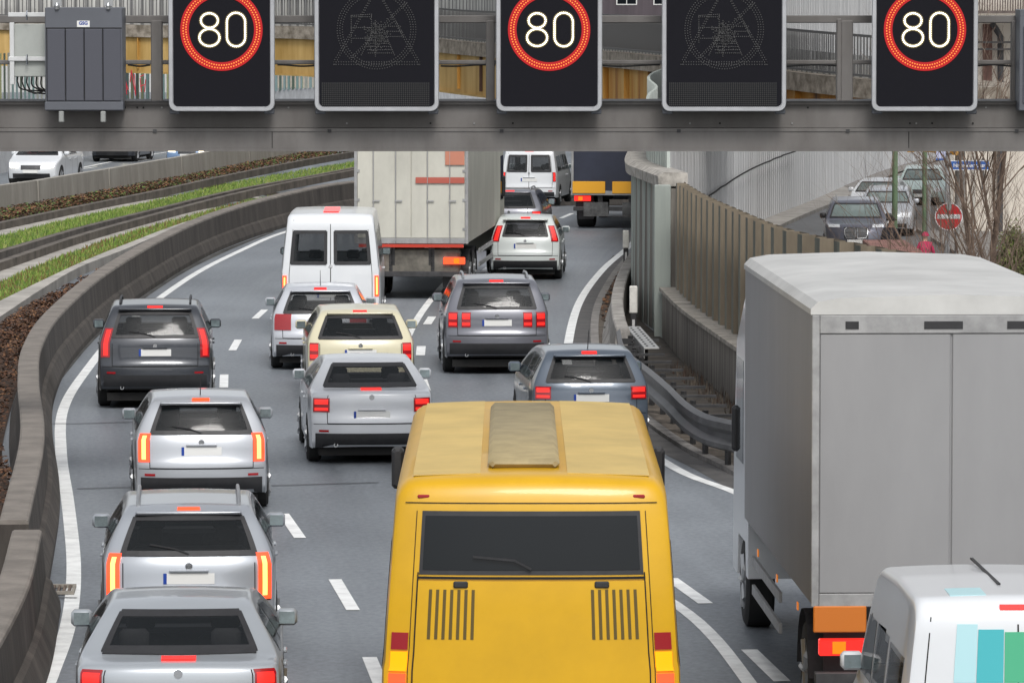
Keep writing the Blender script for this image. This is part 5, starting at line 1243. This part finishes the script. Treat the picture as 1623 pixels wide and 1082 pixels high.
def shrub(name, label, x, s_, seed, stems, hgt, rad, lean=0.0, trunk=None, fan=.35):
    p = GS(x, s_); p.z = STREET; t = thing(name, label, 'tree' if trunk else 'shrub', p, 0, None); rnd = random.Random(seed)
    if trunk:
        mb = MB(); branch(mb, Vector((0, 0, 0)), Vector((lean, 0, 1)).normalized(), hgt, trunk, 0, rnd, .05); mb.build('trunk', BARK2, t, smooth=True)
    mb = MB()
    for k in range(stems):
        d = Vector((rnd.uniform(-fan, fan) + lean, rnd.uniform(-.3, .3), 1)).normalized(); st = Vector((rnd.uniform(-.3, .3), rnd.uniform(-.3, .3), hgt * rnd.uniform(.05, .5) if trunk else 0))
        branch(mb, st, d, hgt * rnd.uniform(.55, .9), rad * rnd.uniform(.6, 1.2), 2, rnd)
    mb.build('branches', BARK, t, smooth=True, fix=False)
shrub('bare_shrub', 'bare shrub leaning left over the parked suv and people', 1498, 74, 3, 6, 3.3, .026, lean=-.7, fan=.3)
shrub('bare_shrub', 'bare shrub with upright reddish stems right of the no entry sign', 1545, 73, 5, 5, 4.8, .032, lean=-.05, fan=.3)
shrub('bare_tree', 'bare tree with thick dark trunk before the cream house', 1582, 72, 8, 5, 5.6, .034, lean=.0, trunk=.10, fan=.4)
shrub('bare_tree', 'slim bare tree between no entry sign and thick trunk', 1546, 71, 11, 5, 5.4, .026, lean=-.05, trunk=.06, fan=.35)
shrub('bare_shrub', 'bare shrub spreading out at the right picture edge', 1640, 76, 14, 5, 4.2, .026, lean=-.2, fan=.5)
shrub('bare_shrub', 'low tangle of bare twigs beneath the no entry sign', 1486, 77, 17, 6, 3.0, .02, lean=-.15, fan=.6)
# evergreen bush at right edge
rnd = random.Random(5); p = GS(1606, 68); mb = MB()
for i in range(9000):
    a, e_, q = rnd.uniform(0, 6.28), rnd.uniform(-.2, 1.5), rnd.uniform(.55, 1.0) + rnd.uniform(-.1, .1); lump = 1 + .22 * math.sin(a * 3) * math.cos(e_ * 4)
    c = Vector((math.cos(a) * math.cos(e_) * .62 * q * lump, math.sin(a) * math.cos(e_) * .7 * q, .9 + math.sin(e_) * 1.4 * q * lump))
    d1 = Vector((rnd.uniform(-1, 1), rnd.uniform(-1, 1), rnd.uniform(-1, 1))).normalized() * .035; d2 = d1.cross(Vector((rnd.uniform(-1, 1), rnd.uniform(-1, 1), 1))).normalized() * .02; mb.mi = rnd.randrange(3)
    mb.add([c - d1, c - d2, c + d1, c + d2], [(0, 1, 2, 3)])
ev = thing('evergreen_bush', 'yellow green leafy bush beside the cream house at right edge', 'bush', (p.x, p.y, STREET))
mb.build('leaves', [mat('bush_leaf_%d' % i, c, rough=.7) for i, c in enumerate([(.11, .15, .03), (.16, .19, .05), (.07, .10, .025)])], ev, fix=False)
mb = MB()
for k in range(7): branch(mb, Vector((0, 0, 0)), Vector((rnd.uniform(-.5, .5), rnd.uniform(-.4, .4), 1)).normalized(), 1.3, .02, 1, rnd)
mb.build('stems', BARK, ev, fix=False)
# people (skinned figures)
def person(label, loc, rz, hgt, coat, skin_col, hair, trousers, pose=0.0, hat=None):
    k = hgt / 1.75; r = thing('person', label, 'person', loc, rz)
    V = []; E = []; R = []
    def j(x, y, z, rad, par=None):
        V.append((x * k, y * k, z * k)); R.append((rad * k, rad * k * .85)); i = len(V) - 1
        if par is not None: E.append((par, i))
        return i
    b = pose
    pel = j(0, 0, .95, .15); w1 = j(0, -.05 * b, 1.12, .135, pel); ch = j(0, -.14 * b, 1.32, .165, w1); nk = j(0, -.22 * b, 1.47, .07, ch); hd0 = j(0, -.26 * b, 1.54, .075, nk); hd1 = j(0, -.28 * b - .01, 1.63, .098, hd0); hd2 = j(0, -.28 * b, 1.70, .078, hd1)
    nose = j(0, -.28 * b - .105, 1.615, .016, hd1)
    hands = []
    for s in (-1, 1):
        sh_ = j(s * .17, -.15 * b, 1.40, .075, ch); el = j(s * .26, -.14 * b - .02, 1.13, .052, sh_); wr = j(s * .25, -.2 - .2 * b, .95, .034, el); hn = j(s * .25, -.25 - .2 * b, .90, .036, wr); hands.append(hn)
        for q in range(4): f1 = j(s * .25 + (q - 1.5) * .019, -.29 - .2 * b, .865, .010, hn); j(s * .25 + (q - 1.5) * .019, -.285 - .2 * b, .83 + .004 * abs(q - 1.5), .008, f1)
        th = j(s * .22, -.27 - .2 * b, .88, .011, hn); j(s * .215, -.30 - .2 * b, .86, .009, th)
        hp = j(s * .09, 0, .88, .105, pel); kn = j(s * .10, -.02, .49, .065, hp); an = j(s * .10, .02, .09, .045, kn); j(s * .11, -.13, .04, .04, an)
    def skin(name, keep, scale, m, parent):
        idx = {v: n_ for n_, v in enumerate(keep)}; me = bpy.data.meshes.new(name); me.from_pydata([V[i] for i in keep], [(idx[a], idx[b_]) for a, b_ in E if a in idx and b_ in idx], [])
        o = bpy.data.objects.new(name, me); C.objects.link(o); md = o.modifiers.new('s', 'SKIN')
        for n_, i in enumerate(keep): me.skin_vertices[0].data[n_].radius = (R[i][0] * scale, R[i][1] * scale)
        me.skin_vertices[0].data[0].use_root = True; o.modifiers.new('d', 'SUBSURF').levels = 2; o.modifiers['d'].render_levels = 2
        dg = bpy.context.evaluated_depsgraph_get(); m2 = bpy.data.meshes.new_from_object(o.evaluated_get(dg)); bpy.data.objects.remove(o); m2.materials.clear(); m2.materials.append(m); m2.name = name
        for pz_ in m2.polygons: pz_.use_smooth = True
        o = bpy.data.objects.new(name, m2); C.objects.link(o); o.parent = parent; return o
    skin('body', list(range(len(V))), 1, mat('skin', (.50, .30, .22), rough=.6), r)
    fing = set(); 
    arm = [i for i in range(len(V))]
    head_ids = {hd0, hd1, hd2, nose}
    jid = [pel, w1, ch, nk]
    n0 = nose + 1; per = (len(V) - n0) // 2
    for s in range(2): jid += [n0 + s * per, n0 + s * per + 1, n0 + s * per + 2]
    skin('jacket', jid, 1.22, coat, r)
    tid = [pel]
    for s in range(2): tid += [n0 + (s + 1) * per - 4, n0 + (s + 1) * per - 3, n0 + (s + 1) * per - 2]
    skin('trousers', tid, 1.15, trousers, r)
    hc = Vector((0, (-.28 * b + .012) * k, 1.665 * k)); rows = []
    for i in range(7):
        f = math.pi * .56 * i / 6; rows.append([hc + Vector((math.sin(f) * .112 * math.cos(a), math.sin(f) * .122 * math.sin(a) + .015, math.cos(f) * .115)) * k for a in [6.2832 * q / 18 for q in range(18)]])
    mb = MB().grid(rows, True)
    if hat: mb.lathe([(-.03, .11 * k), (-.03, .15 * k), (-.015, .15 * k), (-.0, .105 * k)], (0, (-.28 * b - .02) * k, 1.69 * k), 'z', 20)
    mb.build('cap' if hat else 'hair', hair, r, smooth=True)
    ey = MB()
    for s in (-1, 1): ey.lathe([(0, .0), (.004, .010), (.008, .0)], (s * .033 * k, (-.28 * b - .104) * k, 1.64 * k), 'y', 8)
    ey.build('eyes', GAP, r)
    sh2 = MB()
    for s in (-1, 1): sh2.box(s * .105 * k - .05, s * .105 * k + .05, -.2 * k, .08 * k, 0, .09 * k, .03)
    sh2.build('shoes', BLACK, r); return r
p = GS(1410, 59); p.z = STREET
person('person in black jacket and black cap standing beside the parked dark suv', p, math.pi * .8, 1.82, mat('black_jacket', (.025, .027, .035), rough=.8, var=.3, vscale=5), None, mat('black_cap', (.015, .015, .018), rough=.9), mat('dark_trousers', (.03, .03, .04), rough=.85), .25, True)
p = GS(1467, 60); p.z = STREET
person('person in magenta hooded jacket right of the person in black', p, math.pi, 1.5, mat('magenta_jacket', (.50, .015, .09), rough=.75, var=.15, vscale=5), None, mat('magenta_hood', (.50, .015, .09), rough=.75), mat('dark_trousers', (.03, .03, .04)), .6)
